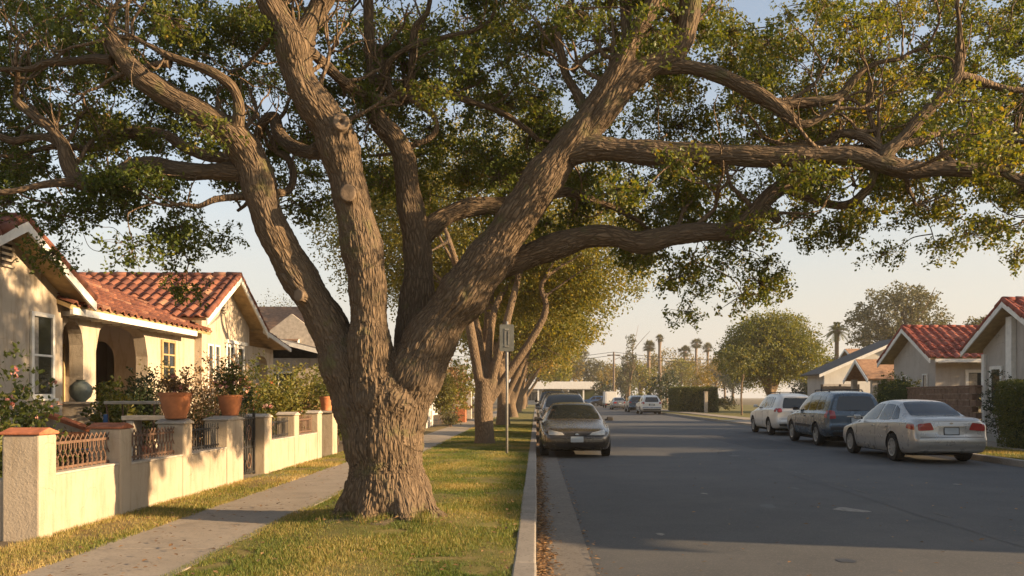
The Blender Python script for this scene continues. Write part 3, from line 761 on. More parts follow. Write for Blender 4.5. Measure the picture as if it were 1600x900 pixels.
# ring coordinates: circumference direction stays to scale, along-axis squeezed so plates are long
bark = np.stack([loc[:, 1] / rad * rr_, loc[:, 2] / rad * rr_, (SA[best, 0] + loc[:, 0]) * 0.22 + SA[best, 1]], -1)
def ridge(p, sc):
    d = mnoise.voronoi((p[0] * sc + .16 * mnoise.noise((p[0] * 9, p[1] * 9, p[2] * 9)), p[1] * sc, p[2] * sc))[0]
    return d[1] - d[0]
disp = np.empty(nv)
for i in range(nv):
    b = bark[i]
    big = mnoise.noise((co[i][0] * 1.7, co[i][1] * 1.7, co[i][2] * 1.7))
    disp[i] = (min(ridge((b[0], b[1], b[2] * 1.7), 27.0), .5) * (.75 + .5 * big) + .75 * min(ridge((b[0], b[1], b[2] * .45), 12.0), .6) * (.8 - .6 * big) + .35 * mnoise.noise((b[0] * 34, b[1] * 34, b[2] * 40)))
lump = np.array([mnoise.noise((c[0] * 2.6, c[1] * 2.6, c[2] * 2.6)) for c in co])
amp = np.clip(rr_ * .10, .004, .030)
co2 = co + no * ((disp - .55) * amp * 1.15 + lump * rr_ * .03)[:, None]
oak = thing('oak_tree', 'huge old oak with deeply furrowed bark and spreading limbs over the near lawn', 'tree', (tx, OY, LZ))
me.vertices.foreach_set('co', (co2 - ORG[oak.name]).astype(np.float32).ravel())
a = me.attributes.new('bark', 'FLOAT_VECTOR', 'POINT'); a.data.foreach_set('vector', bark.astype(np.float32).ravel())
me.polygons.foreach_set('use_smooth', np.full(len(me.polygons), True)); me.update()
me.materials.clear()
trunk = link_mesh('trunk', me, oak, [M['bark']])
print('trunk verts', nv)
for k, (c, d) in enumerate(scars):
    # flat healed cut: rim ring and face
    r = (.085, .082, .06)[k]
    d = Vector(d); q = d.to_track_quat('Z', 'Y')
    mb = MB()
    prof = [(0.001, .004), (r * .55, .007), (r * .82, .005), (r * .93, .009 if k == 0 else .004), (r * 1.0, -.004), (r * 1.02, -.06)]
    if k == 0: prof = [(0.001, -.03), (r * .24, -.028), (r * .30, .005)] + prof[1:]
    V = []; n = 22
    for (a_, z_) in prof:
        for j in range(n):
            t = 2 * math.pi * j / n
            V.append(Vector(c) + q @ Vector((a_ * math.cos(t), a_ * 1.1 * math.sin(t), z_)))
    Fs = [(i * n + j, i * n + (j + 1) % n, (i + 1) * n + (j + 1) % n, (i + 1) * n + j) for i in range(len(prof) - 1) for j in range(n)]
    mb.add(V, Fs); o = mb.build('pruning_scar', [M['scar']], oak, smooth=True)
    if k == 0: tag(o, 'pale ringed pruning scar with a dark hole')

# ---- crown: sprays of twigs, wired to the limbs by thin branches
DENS = """9988757777767699
9887566767867789
8766566776878898
6665467766889999
7766567887778899
7766666777666687
5462102334544535
0061000123552414
0030000001552003
0000000000220000"""
rows = [list(map(int, l)) for l in DENS.split()]
sprays = []
for ri, rw in enumerate(rows):
    for ci, dval in enumerate(rw):
        n = dval * 0.60
        n = int(n) + (rg.random() < n - int(n))
        for k in range(n):
            px = ci * 100 + rg.uniform(0, 100); py = ri * 50 + rg.uniform(0, 50)
            if py > 300 and rg.random() < .15: continue
            if 330 < px < 960 and py > 120: Y = rg.uniform(10.2, 13.2)
            elif py > 300: Y = rg.uniform(9.8, 12.4) if px > 700 else rg.uniform(8.8, 11.8)
            else:
                Y = rg.uniform(7.6, 13.0)
                # keep the big limbs in view: most sprays sit behind them
                if rg.random() < (.9 if py < 190 else .96): Y = rg.uniform(9.7, 13.4)
            if px > 960 and 8.0 < Y < 9.9: Y = rg.uniform(9.9, 13.2) if rg.random() < .93 else rg.uniform(7.2, 8.0)
            sprays.append((wx(px, Y), Y, wz(py, Y), .30 + .10 * rg.random()))
for k in range(150):                                   # the crown goes on past both sides of the frame
    side = k % 2; Y = rg.uniform(9.9, 13.0)
    px = rg.uniform(-330, 0) if side else rg.uniform(1600, 1870); py = rg.uniform(-20, 300)
    sprays.append((wx(px, Y), Y, wz(py, Y), .34))
for k in range(280):                                   # the dome above and beside the frame
    a = rg.uniform(0, 2 * np.pi); q = rg.uniform(0, 1) ** .5; h = rg.uniform(0, 1)
    x = tx + 8.2 * q * math.cos(a); y = OY + .6 + 5.8 * q * math.sin(a)
    top = 6.2 + 3.6 * math.sqrt(max(0, 1 - q * q))
    z = rg.uniform(4.2, top) if abs(x - tx) > 6.6 else rg.uniform(6.0, top)
    px = VPX + x / y * F; py = HZ - (z - CAMH) * F / y
    if -40 < px < 1640 and py > -25: continue
    if y < 4.6: continue
    if x > 3.6 and (z < 8.2 or 8.0 < y < 9.9): continue
    sprays.append((x, y, z, .46))
sprays = np.array(sprays + [e for e in ends if e[2] > 2.9])
sk = np.concatenate(skel_pts); sk = sk[::2]
nodes = [tuple(p) for p in sk[:, :3]]; node_r = list(sk[:, 3])
d0 = np.array([np.min(np.linalg.norm(sk[:, :3] - s[:3], axis=1)) for s in sprays])
NP = np.array(nodes); NR = np.array(node_r)
tw, lf_C, lf_O, lf_big = NB(), [], [], []
for si in np.argsort(d0):
    s = sprays[si]; c = s[:3]
    d = np.linalg.norm(NP - c, axis=1) + np.where(NR > .12, .35, 0)
    j = int(np.argmin(d)); p0 = NP[j]; L = np.linalg.norm(c - p0)
    r0 = min(max(.008, .010 + .007 * L), max(.009, NR[j] * .7))
    off = rg.normal(size=3) * L * .12; off[2] = abs(off[2]) * .9
    Q = catmull(np.array([p0, p0 * .66 + c * .34 + off, p0 * .3 + c * .7 + off * .8 + rg.normal(size=3) * .05, c]), 4)
    rr2 = np.linspace(r0, .005, len(Q))
    V, Fs = tube_np(Q, rr2, 5); tw.add(V, Fs)
    NP = np.vstack([NP, Q[3::3]]); NR = np.append(NR, rr2[3::3])
    # twigs of this spray
    R0 = s[3]; big = s[3] > .44
    nt_ = 15 if big else int(rg.uniform(32, 46))
    dirs = rand_unit(nt_, rg); dirs[:, 2] *= .62
    ends = c + dirs * R0 * rg.uniform(.35, 1.1, nt_)[:, None]
    ends[:, 2] -= .05
    for e in ends:
        if not big and rg.random() < .55:
            mpt = (c + e) / 2 + rg.normal(size=3) * .03
            V, Fs = tube_np(np.array([c, mpt, e]), np.array([.0045, .0035, .002]), 3); tw.add(V, Fs)
        k = 8 if big else int(rg.uniform(10, 16))
        o = rand_unit(k, rg)
        lf_C.append(e + o * (rg.uniform(.015, .085, k) if not big else rg.uniform(.05, .22, k))[:, None]); lf_O.append(o)
        lf_big.append(np.full(k, .105 if big else .047))
C, O, S = np.concatenate(lf_C), np.concatenate(lf_O), np.concatenate(lf_big)
V, Ft = leaves_np(C, S, rg, outward=O * .8, aspect=.58)
hue = np.array([mnoise.noise((c[0] * .8, c[1] * .8, c[2] * .8)) for c in C[::10]]); hue = np.repeat(hue, 10)[:len(C)]
# leaf colour pales towards the right side, imitating the low sun's light there
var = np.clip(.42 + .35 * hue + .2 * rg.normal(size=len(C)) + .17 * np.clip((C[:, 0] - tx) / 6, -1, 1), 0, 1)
crown = np_mesh('crown', V, [Ft], [M['leaf_oak']], oak, var=np.repeat(var, 2)); crown['kind'] = 'stuff'
ks = NB()
V, Fs = np.concatenate(thin.V), None
for k, fl in thin.F.items():
    tw.F.setdefault(k, []); tw.var.setdefault(k, [])
    for f in fl: tw.F[k].append(f + tw.n); tw.var[k].append(np.full(len(f), .5))
tw.V.append(V); tw.n += len(V)
br = tw.build('branch', [M['bark_row']], oak, smooth=True); br['kind'] = 'stuff'
print('oak leaves', len(C), 'sprays', len(sprays))
# ================================================================== OTHER TREES AND PLANTS
def crown_points(ells, n_clump, per, cr, rng, shell=.55):
    """clump centres biased to the shell of a union of ellipsoids, then leaves round each clump"""
    vols = np.array([e[3] * e[4] * e[5] for e in ells]); w = vols ** .75; w /= w.sum()
    pick = rng.choice(len(ells), n_clump, p=w)
    E = np.array(ells)[pick]
    d = rand_unit(n_clump, rng)
    q = 1 - rng.uniform(0, 1, n_clump) ** 1.6 * shell
    q = q * rng.uniform(.86, 1.12, n_clump)
    c = E[:, :3] + d * q[:, None] * E[:, 3:6]
    c = c[c[:, 2] > .3]
    return c

def foliage(name, centres, per, cr, size, mat, parent, rng, out_c=None, varb=.45, vamp=.35, aspect=.6, flat=.6, kind='stuff'):
    n = len(centres)
    o = rand_unit(n * per, rng)
    rr = cr * rng.uniform(.15, 1, n * per) ** .6
    sc = np.repeat(rng.uniform(.55, 1.35, n), per)
    P = np.repeat(centres, per, 0) + o * (rr * sc)[:, None] * np.array([1, 1, flat + .25])
    if out_c is not None:
        o = o + .7 * (P - out_c) / (np.linalg.norm(P - out_c, axis=1, keepdims=True) + 1e-6)
    V, Ft = leaves_np(P, size, rng, outward=o * .7, aspect=aspect)
    cv = np.repeat(rng.normal(size=n) * .5, per)
    var = np.clip(varb + vamp * (.6 * cv + .6 * rng.normal(size=n * per)), 0, 1)
    f = np_mesh(name, V, [Ft], [mat], parent, var=np.repeat(var, 2))
    if kind: f['kind'] = kind
    return f

def limbs(name, base, r, fork_z, tips, mat, parent, rng, flare=1.5, lean=(0, 0), sub=2, vox=0):
    nb = NB()
    b = np.array(base, float)
    f = b + np.array([lean[0], lean[1], fork_z])
    h = fork_z
    P = catmull(np.array([b - [0, 0, .1], b + [0, 0, .12 * h], b * .5 + f * .5 + [rng.normal() * r * .3, 0, 0], f]), 6)
    rad = np.interp(np.linspace(0, 1, len(P)), [0, .12, .4, 1], [r * flare, r * 1.12, r * .95, r * .92])
    V, Fs = tube_np(P, rad, 14); nb.add(V, Fs)
    for t in tips:
        t = np.array(t, float); L = np.linalg.norm(t - f)
        m1 = f + (t - f) * .35 + np.array([rng.normal() * .08 * L, rng.normal() * .08 * L, .10 * L])
        m2 = f + (t - f) * .7 + np.array([rng.normal() * .08 * L, rng.normal() * .08 * L, .05 * L])
        s0 = f - np.array([0, 0, min(.45 * h, 3.2 * r)])
        P = catmull(np.array([s0, m1, m2, t]), 6)
        r0 = r * rng.uniform(.46, .66)
        V, Fs = tube_np(P, np.linspace(r0, r0 * .2, len(P)), 9); nb.add(V, Fs)
        for k in range(sub):
            i = int(len(P) * rng.uniform(.45, .85)); p0 = P[i]
            e = p0 + (t - f) * rng.uniform(.25, .45) + rng.normal(size=3) * .22 * L
            Q = catmull(np.array([p0, (p0 + e) / 2 + rng.normal(size=3) * .05 * L, e]), 5)
            V, Fs = tube_np(Q, np.linspace(r0 * .35, r0 * .1, len(Q)), 6); nb.add(V, Fs)
    if vox:
        src = nb.build('src', [])
        md = src.modifiers.new('r', 'REMESH'); md.mode = 'VOXEL'; md.voxel_size = vox
        ms = src.modifiers.new('s', 'SMOOTH'); ms.factor = .5; ms.iterations = 6
        me = bpy.data.meshes.new_from_object(src.evaluated_get(bpy.context.evaluated_depsgraph_get()))
        bpy.data.objects.remove(src)
        o = ORG[parent.name]; me.transform(Matrix.Translation(-Vector(o)))
        me.polygons.foreach_set('use_smooth', np.full(len(me.polygons), True)); me.materials.clear()
        me.update()
        return link_mesh(name, me, parent, [mat])
    return nb.build(name, [mat], parent, smooth=True)

def broad_tree(name, label, x, y, r, fork, ells, nclump, per, cr, size, leaf, bark, group=None, seed=1, tips=None, lean=(0, 0), varb=.45, cat='tree', sub=2, z0=LZ):
    rng = np.random.default_rng(seed)
    t = thing(name, label, cat, (x, y, z0), group)
    E = [(x + a, y + b, c, d, e, f) for a, b, c, d, e, f in ells]
    if tips is None:
        tips = [(e[0] + rng.uniform(-.3, .3) * e[3], e[1] + rng.uniform(-.3, .3) * e[4], e[2] + .1 * e[5]) for e in E] + \
               [(x + math.cos(a) * E[0][3] * .6, y + math.sin(a) * E[0][4] * .6, E[0][2] + .1 * E[0][5]) for a in rng.uniform(0, 6.28, 3)]
    limbs('trunk', (x, y, z0), r, fork, tips, bark, t, rng, lean=lean, sub=sub, vox=.035 if y < 50 else (.06 if y < 75 else 0))
    C = crown_points(E, nclump, per, cr, rng)
    foliage('crown', C, per, cr, size, leaf, t, rng, out_c=np.array([x, y, E[0][2]]), varb=varb)
    return t

# ---- the row of oaks along the parkway, receding
ROW = 'oaks lined up along the grass parkway'
rowspec = [
 (24.6, 'second oak in the parkway row, pale trunk forking beside the street sign', -1.49, .29, 1.9, 4600, 26, .40, .085),
 (41.0, 'third oak in the parkway row, trunk just behind the street sign post', -1.60, .34, 2.0, 2300, 20, .50, .13),
 (57.0, 'fourth oak in the parkway row, leaning golden limbs beside the parked dark cars', -1.55, .33, 1.8, 1300, 18, .60, .18),
 (74.0, 'fifth oak in the parkway row, small in the distance', -1.6, .34, 1.8, 620, 16, .70, .23),
 (93.0, 'sixth oak in the parkway row, far down the street', -1.5, .35, 1.9, 460, 14, .8, .30),
 (114.0, 'last oak in the parkway row, by the far end of the street', -1.5, .36, 2.0, 380, 14, .9, .36)]
for k, (y, lab, x, r, fk, nc, per, cr, sz) in enumerate(rowspec):
    if k == 0:
        tips = [(x - 2.2, y + .2, 6.0), (x - 1.2, y - 1.2, 6.6), (x - .3, y + 1, 7), (x + 1.2, y - .4, 6.6), (x + 2.9, y - .6, 5.6), (x + 1.9, y + 1.6, 6.2)]
        ells = [(.0, 1.9, 7.1, 4.6, 3.7, 2.9), (3.0, 1.4, 5.7, 2.2, 2.4, 1.7), (-2.8, 1.9, 6.6, 2.6, 2.6, 2.2), (1.6, 2.0, 5.2, 2.2, 2.2, 1.3)]
    else:
        tips = [(x - 2.4, y, 5.6), (x - .6, y + 1, 6.6), (x + 1.0, y - .6, 6.4), (x + 2.9, y - .6, 5.2), (x + 1.8, y + 1.6, 6.0)]
        ells = [(.5, .4, 6.9, 4.3, 4.6, 2.8), (3.0, .2, 5.5, 2.2 if k < 4 else 3, 3.0, 1.9), (-2.6, 0, 6.4, 2.8, 3, 2.0), (1.3, -.5, 5.2, 2.4, 3, 1.3)]
    broad_tree('oak_tree', lab, x, y, r, fk, ells, nc, per, cr, sz, M['leaf_row'] if k != 3 else M['leaf_gold'], M['bark_row'], ROW, 20 + k, tips, varb=.62, sub=3)

# ---- round street tree on the right
broad_tree('street_tree', 'dense round dark green tree on the right lawn, its right side lit gold', wx(1205, 70), 70, .36, 2.1,
           [(0, 0, 5.4, 4.2, 4.2, 2.9), (1.9, -.5, 4.6, 2.7, 3, 1.9), (-2, -.3, 4.6, 2.5, 3, 1.9), (.3, 0, 6.7, 2.8, 2.8, 1.9), (-1, -1.5, 5.4, 3, 2.6, 2.4)], 2400, 20, .5, .17, M['leaf_row'], M['bark_row'], None, 41, varb=.32)
broad_tree('street_tree', 'thin young tree with a pale trunk on the lawn left of the round tree', wx(1159, 66), 66, .09, 2.6,
           [(-.1, 0, 4.2, 1.6, 1.6, 1.3)], 130, 14, .4, .17, M['leaf_green'], M['bark_row'], None, 42, varb=.6)
broad_tree('tall_tree', 'tall grey green tree with an airy spreading crown rising behind the roofs', wx(1402, 100), 100, .5, 6.0,
           [(0, 0, 11.0, 4.6, 4.5, 3.8), (3.3, 0, 9.6, 3.0, 3, 2.6), (-3.6, 0, 9.6, 2.5, 3, 2.3), (-1, 0, 8.0, 3.4, 3, 2.2), (1.5, 0, 12.8, 2.6, 3, 1.7)], 760, 20, .75, .30, M['leaf_grey'], M['bark_row'], None, 43, varb=.5, z0=0)
broad_tree('tall_tree', 'small airy tree peeping over the red roofs at the right edge', wx(1535, 80), 80, .3, 5.0,
           [(0, 0, 7.6, 2.0, 2, 1.5), (1.4, 0, 8.1, 1.5, 1.6, 1.2)], 150, 18, .6, .25, M['leaf_grey'], M['bark_row'], None, 44, varb=.55, z0=0)
broad_tree('tall_tree', 'little round tree crown peeping over the left tiled roof', wx(141, 60), 60, .22, 6.6,
           [(0, 0, 9.6, .62, .7, .75)], 40, 16, .35, .16, M['leaf_grey'], M['bark_row'], None, 45, varb=.4, z0=0)
broad_tree('bare_tree', 'thin bare topped tree behind the brown shingle roof', wx(432, 62), 62, .12, 6.5,
           [(0, 0, 8.2, 1.3, 1.3, .8)], 40, 10, .5, .12, M['leaf_grey'], M['bark_row'], None, 46, varb=.3, z0=0, sub=4)

# ---- background trees beyond the end of the street
BG = 'trees beyond the far end of the street'
bgspec = [  # px, Y, half width px, top py, base-of-crown py, leaf, label, seed
 (700, 175, 40, 560, 612, 'leaf_gold', 'golden bushy tree far off behind the row of trunks'),
 (842, 190, 30, 548, 606, 'leaf_row', 'olive tree above the row of parked cars'),
 (888, 185, 26, 556, 604, 'leaf_gold', 'golden tree behind the white canopy building'),
 (925, 200, 22, 560, 605, 'leaf_grey', 'grey green tree behind the right end of the white canopy'),
 (950, 215, 20, 566, 610, 'leaf_gold', 'amber tree just left of the utility pole'),
 (905, 230, 14, 540, 600, 'leaf_grey', 'slim grey tree over the white canopy'),
 (978, 180, 15, 560, 628, 'leaf_dark', 'dark slender tree beside the utility pole'),
 (1000, 170, 24, 565, 625, 'leaf_row', 'olive bushy tree right of the utility pole'),
 (1042, 200, 34, 545, 606, 'leaf_gold', 'large amber tree under the tall palm'),
 (1085, 215, 30, 552, 606, 'leaf_gold', 'wide amber tree under the pair of palms'),
 (1118, 190, 24, 556, 608, 'leaf_gold', 'amber tree half hidden by the round street tree'),
 (1145, 170, 30, 572, 612, 'leaf_dark', 'dark tree behind the round street tree'),
 (1262, 150, 34, 572, 616, 'leaf_dark', 'dark tree between the round street tree and the grey roof'),
 (1300, 120, 22, 560, 612, 'leaf_dark', 'dark bushy tree below the small palm'),
 (870, 165, 20, 568, 606, 'leaf_row', 'low olive tree at the left end of the white canopy'),
 (962, 240, 26, 572, 612, 'leaf_row', 'broad hazy tree closing the street behind the utility pole'),
 (1015, 230, 30, 556, 612, 'leaf_gold', 'pale golden tree below the bushy fan palm'),
 (1062, 185, 26, 562, 612, 'leaf_row', 'olive tree behind the boxy clipped bush'),
 (1132, 225, 30, 552, 612, 'leaf_gold', 'golden tree far behind the thin young tree'),
 (1200, 230, 40, 560, 614, 'leaf_row', 'broad olive tree far behind the round street tree'),
 (655, 160, 30, 555, 620, 'leaf_row', 'olive tree glimpsed between the two nearest oak trunks'),
]
for k, (px, Y, hw, tp, bp, lf, lab) in enumerate(bgspec):
    x = wx(px, Y); a = hw * Y / F; zt, zb = wz(tp, Y), max(.8, wz(bp, Y)); h = (zt - zb) / 2
    rg2 = np.random.default_rng(200 + k)
    ells = [(0, 0, zb + h, a, a, h)] + [(rg2.uniform(-.5, .5) * a, rg2.uniform(-.3, .3) * a, zb + h * rg2.uniform(.7, 1.5), a * .6, a * .6, h * .6) for _ in range(3)]
    broad_tree('background_tree', lab, x, Y, .3, max(1, zb + .4 * h), ells, 190, 15, .16 * a + .45, .42, M[lf], M['bark_row'], BG, 60 + k, varb=.5, z0=0, sub=1)
# tall narrow tree
x = wx(983, 150)
broad_tree('tall_tree', 'tall narrow dark tree beside the utility pole', x, 150, .3, 4.0,
           [(0, 0, 7.6, 1.3, 1.3, 2.4), (.3, 0, 11.2, .85, 1, 1.6), (-.2, 0, 4.4, 1.5, 1.5, 1.9)], 150, 14, .5, .30, M['leaf_grey'], M['bark_row'], None, 91, varb=.45, z0=0)

# ---- palms
def palm(label, px, Y, top_py, rpx, trunk_r, nf=34, seed=1, leaf='leaf_grey', fan=True):
    rng = np.random.default_rng(seed)
    x = wx(px, Y); zt = wz(top_py, Y); fr = .86 * rpx * Y / F
    zt -= fr * .75
    t = thing('palm_tree', label, 'palm tree', (x, Y, 0), 'palm trees on the skyline')
    mb = MB(); pts = [(x, Y, -.1), (x + .05, Y, zt * .3), (x - .05, Y, zt * .7), (x, Y, zt)]
    P = catmull(np.array(pts), 8); mb.tube(P, np.interp(np.linspace(0, 1, len(P)), [0, .15, .85, 1], [trunk_r * 1.5, trunk_r, trunk_r * .85, trunk_r * 1.3]), 10)
    mb.build('trunk', [M['palmbark']], t, smooth=True)
    nb = NB()
    for k in range(nf):
        az = rng.uniform(0, 6.28); el = rng.uniform(-.7, 1.35)
        d = np.array([math.cos(az) * math.cos(el), math.sin(az) * math.cos(el), math.sin(el)])
        L = fr * rng.uniform(.75, 1.1)
        P = np.array([np.array([x, Y, zt]) + d * L * s + np.array([0, 0, -.38 * L * s ** 2.2]) for s in np.linspace(0, 1, 7)])
        T, N, B = frames(P)
        V, Fs = tube_np(P, np.linspace(.03, .01, 7) * max(1, fr / 2), 3); nb.add(V, Fs, .3)
        side = np.cross(d, [0, 0, 1]); side /= np.linalg.norm(side) + 1e-6
        if fan:      # a fan of pleated blades at the end of the stalk
            c = P[3]
            for j in range(13):
                a = (j / 12 - .5) * 2.7
                e = c + (d * math.cos(a) + side * math.sin(a)) * L * .55 + np.array([0, 0, -.16 * L * abs(a)])
                w = side * math.cos(a) - d * math.sin(a)
                m = c * .45 + e * .55
                nb.add(np.array([c, m + w * L * .045, e, m - w * L * .045]), [np.array([[0, 1, 2], [0, 2, 3]])], rng.uniform(.1, .9))
        else:
            for i in range(1, 7):
                for sgn in (-1, 1):
                    for q in (0, .5):
                        c = P[i] * (1 - q) + P[i - 1] * q
                        e = c + (side * sgn * .9 + T[i] * .5 + np.array([0, 0, -.45])) * L * .28
                        nb.add(np.array([c, c * .5 + e * .5 + T[i] * .07 * L, e]), [np.array([[0, 1, 2]])], rng.uniform(.2, .9))
    f = nb.build('frond', [M[leaf]], t); f['kind'] = 'stuff'
    return t
palm('tall fan palm with a round head above the amber trees', 1031, 190, 522, 10, .38, 46, 1)
palm('shorter bushy fan palm just left of the tall round headed palm', 1014, 180, 532, 14, .4, 60, 2)
palm('fan palm of the skyline group nearest the round street tree, on a thin trunk', 1088, 210, 528, 13, .35, 44, 3)
palm('lower fan palm left in the skyline group, with a drooping head', 1070, 200, 540, 14, .35, 46, 4)
palm('fan palm half behind its neighbours, beside the round street tree', 1106, 215, 536, 12, .35, 40, 5)
palm('feathery palm rising between the round tree and the grey roof', 1308, 105, 500, 24, .3, 30, 6, 'leaf_green', False)
palm('hazy palm far down the street, above the white canopy building', 897, 260, 556, 10, .3, 40, 7)

# ---- shrubs
def shrub(label, x, y, z0, rx, ry, h, n, per, cr, size, leaf, seed, group=None, cat='shrub', stems=5, name='shrub', varb=.45, flowers=None, fl_n=60, fl_s=.05, stem_mat='wood', core=False):
    if group == 'garden shrubs behind the stucco wall' and y < 26 and x > -5.06 - rx:
        k = (-5.06 - rx) / x; x, y, h = x * k, y * k, h * (1 + .6 * (k - 1))      # stays behind the wall
    rng = np.random.default_rng(seed)
    t = thing(name, label, cat, (x, y, z0), group)
    E = [(x, y, z0 + h * .55, rx, ry, h * .47), (x + rx * .3, y - ry * .2, z0 + h * .42, rx * .75, ry * .75, h * .4), (x - rx * .35, y + ry * .2, z0 + h * .5, rx * .6, ry * .7, h * .42)]
    C = crown_points(E, n, per, cr, rng, .8); C = C[C[:, 2] > z0 + .03]
    foliage('foliage', C, per, cr, size, M[leaf], t, rng, out_c=np.array([x, y, z0 + h * .4]), varb=varb)
    if core:
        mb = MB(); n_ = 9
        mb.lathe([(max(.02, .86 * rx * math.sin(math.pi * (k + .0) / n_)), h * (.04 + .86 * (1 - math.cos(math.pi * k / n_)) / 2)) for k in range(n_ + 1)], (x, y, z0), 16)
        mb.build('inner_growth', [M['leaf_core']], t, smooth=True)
    if stems:
        nb = NB()
        for k in range(stems):
            e = C[rng.integers(len(C))]
            P = catmull(np.array([[x + rng.normal() * rx * .15, y + rng.normal() * ry * .15, z0 - .02], [x * .5 + e[0] * .5, y * .5 + e[1] * .5, z0 + (e[2] - z0) * .6], e]), 5)
            V, Fs = tube_np(P, np.linspace(.016, .006, len(P)), 5); nb.add(V, Fs)
        o = nb.build('stem', [M[stem_mat]], t); o['kind'] = 'stuff'
    if flowers:
        Cf = C[rng.integers(len(C), size=fl_n // 5)] + rng.normal(size=(fl_n // 5, 3)) * .04
        Cf = Cf[Cf[:, 2] > z0 + h * .35]
        foliage('flower', Cf, 5, fl_s * 1.1, fl_s, M[flowers], t, rng, aspect=.9)
    return t

def hedge(label, x0, x1, y0, y1, z0, z1, leaf, seed, dens=260, size=.06, name='hedge', fr=None):
    rng = np.random.default_rng(seed)
    t = thing(name, label, 'hedge', ((x0 + x1) / 2, (y0 + y1) / 2, z0))
    A = [(x1 - x0) * (z1 - z0), (y1 - y0) * (z1 - z0), (x1 - x0) * (y1 - y0)]
    P = []
    for k, (ar) in enumerate(A):
        for side in ((0, 1) if k < 2 else (1,)):
            n = int(ar * dens)
            u, v = rng.uniform(0, 1, n), rng.uniform(0, 1, n)
            d = rng.exponential(.05, n) - .035
            if k == 0: q = np.stack([x0 + u * (x1 - x0), (y1 + .0 - d) if side else (y0 + d), z0 + v * (z1 - z0)], -1)
            elif k == 1: q = np.stack([(x1 - d) if side else (x0 + d), y0 + u * (y1 - y0), z0 + v * (z1 - z0)], -1)
            else: q = np.stack([x0 + u * (x1 - x0), y0 + v * (y1 - y0), z1 - d], -1)
            P.append(q)
    P = np.concatenate(P)
    w = np.array([mnoise.noise((p[0] * 1.1, p[1] * 1.1, p[2] * 1.1)) for p in P]); 
    c = np.array([(x0 + x1) / 2, (y0 + y1) / 2, (z0 + z1) / 2])
    P = P + (P - c) / (np.linalg.norm(P - c, axis=1, keepdims=True)) * (w * .18)[:, None]
    foliage('foliage', P, 4, .09, size, M[leaf], t, rng, out_c=c, varb=.4 , vamp=.3)
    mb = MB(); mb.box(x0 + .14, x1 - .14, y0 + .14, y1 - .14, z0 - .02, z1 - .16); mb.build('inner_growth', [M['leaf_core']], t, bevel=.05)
    return t
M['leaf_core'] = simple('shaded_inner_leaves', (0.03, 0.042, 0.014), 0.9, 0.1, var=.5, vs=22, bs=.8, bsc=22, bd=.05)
# ================================================================== HOUSES
def wall_frame(o, t, n):
    """local (along, up, out) -> world"""
    o, t, n = Vector(o), Vector(t).normalized(), Vector(n).normalized()
    return lambda a, b, d: tuple(o + t * a + Vector((0, 0, 1)) * b + n * d)

def window(root, fr, a0, a1, b0, b1, fw=.07, vb=(), hb=(), depth=.05, sill=True, trim='trim', glass='window', label=None, curtain=False):
    mb = MB()
    mb.box(a0 - fw, a0, b0 - fw, b1 + fw, .002, depth, fr); mb.box(a1, a1 + fw, b0 - fw, b1 + fw, .002, depth, fr)
    mb.box(a0, a1, b1, b1 + fw, .002, depth, fr); mb.box(a0, a1, b0 - fw, b0, .002, depth, fr)
    for v in vb: mb.box(a0 + (a1 - a0) * v - .018, a0 + (a1 - a0) * v + .018, b0, b1, .02, depth - .008, fr)
    for v in hb: mb.box(a0, a1, b0 + (b1 - b0) * v - .02, b0 + (b1 - b0) * v + .02, .02, depth - .005, fr)
    if sill: mb.box(a0 - fw * 1.4, a1 + fw * 1.4, b0 - fw - .05, b0 - fw - .002, .002, depth + .05, fr)
    w = mb.build('window', [M[trim]], root, bevel=.006)
    if label: w['label'] = label
    p = MB(); p.box(a0, a1, b0, b1, .004, .022, fr); g = p.build('pane', [M[glass]], w)
    if curtain:
        c = MB(); c.box(a0 + .02, a0 + (a1 - a0) * .28, b0 + .02, b1 - .02, .0225, .026, fr); c.build('curtain', [M['curtain']], w)
    return w

def tiles(A, u, v, Lu, Lv, p=.30, c=.36, h=.065, rng=RNG):
    """barrel tiles on a slope. A: eave corner, u: along eave, v: up the slope (unit vectors)"""
    A, u, v = np.array(A, float), np.array(u, float), np.array(v, float)
    n = np.cross(u, v); n /= np.linalg.norm(n)
    if n[2] < 0: n = -n
    nc = max(1, int(round(Lu / p))); p = Lu / nc
    nr = max(1, int(round(Lv / c))); c = Lv / nr
    S = 8
    V, Fq, var = [], [], []
    us = np.linspace(0, 1, S + 1)
    prof = np.where(us < .62, np.sin(np.pi * us / .62) ** .75, -.22 * np.sin(np.pi * (us - .62) / .38))
    vid = 0
    for i in range(nr):
        for j in range(nc):
            jit = rng.normal() * .008; jh = rng.normal() * .006; sl = rng.normal() * .012
            rows_ = []
            for k, (vv, lift, sq) in enumerate(((i * c - .03 + jit, .0, .9), (i * c - .03 + jit, .038 + jh, 1.0), ((i + 1) * c, .006 + jh * .5, .86))):
                w = prof * h * sq
                uu = (j + .31 + (us - .31) * (1 if k else 1)) * p + sl
                rows_.append(A + u * uu[:, None] + v * vv + n * (w + lift)[:, None])
            V.extend(rows_)
            for k in range(2):
                b = vid + k * (S + 1)
                Fq += [(b + q, b + q + 1, b + S + 1 + q + 1, b + S + 1 + q) for q in range(S)]
                var += [0] * S
            x = np.clip(rng.normal(.5, .24), 0, 1); var[-2 * S:] = [x] * (2 * S)
            vid += 3 * (S + 1)
    return np.concatenate(V), np.array(Fq), np.array(var)

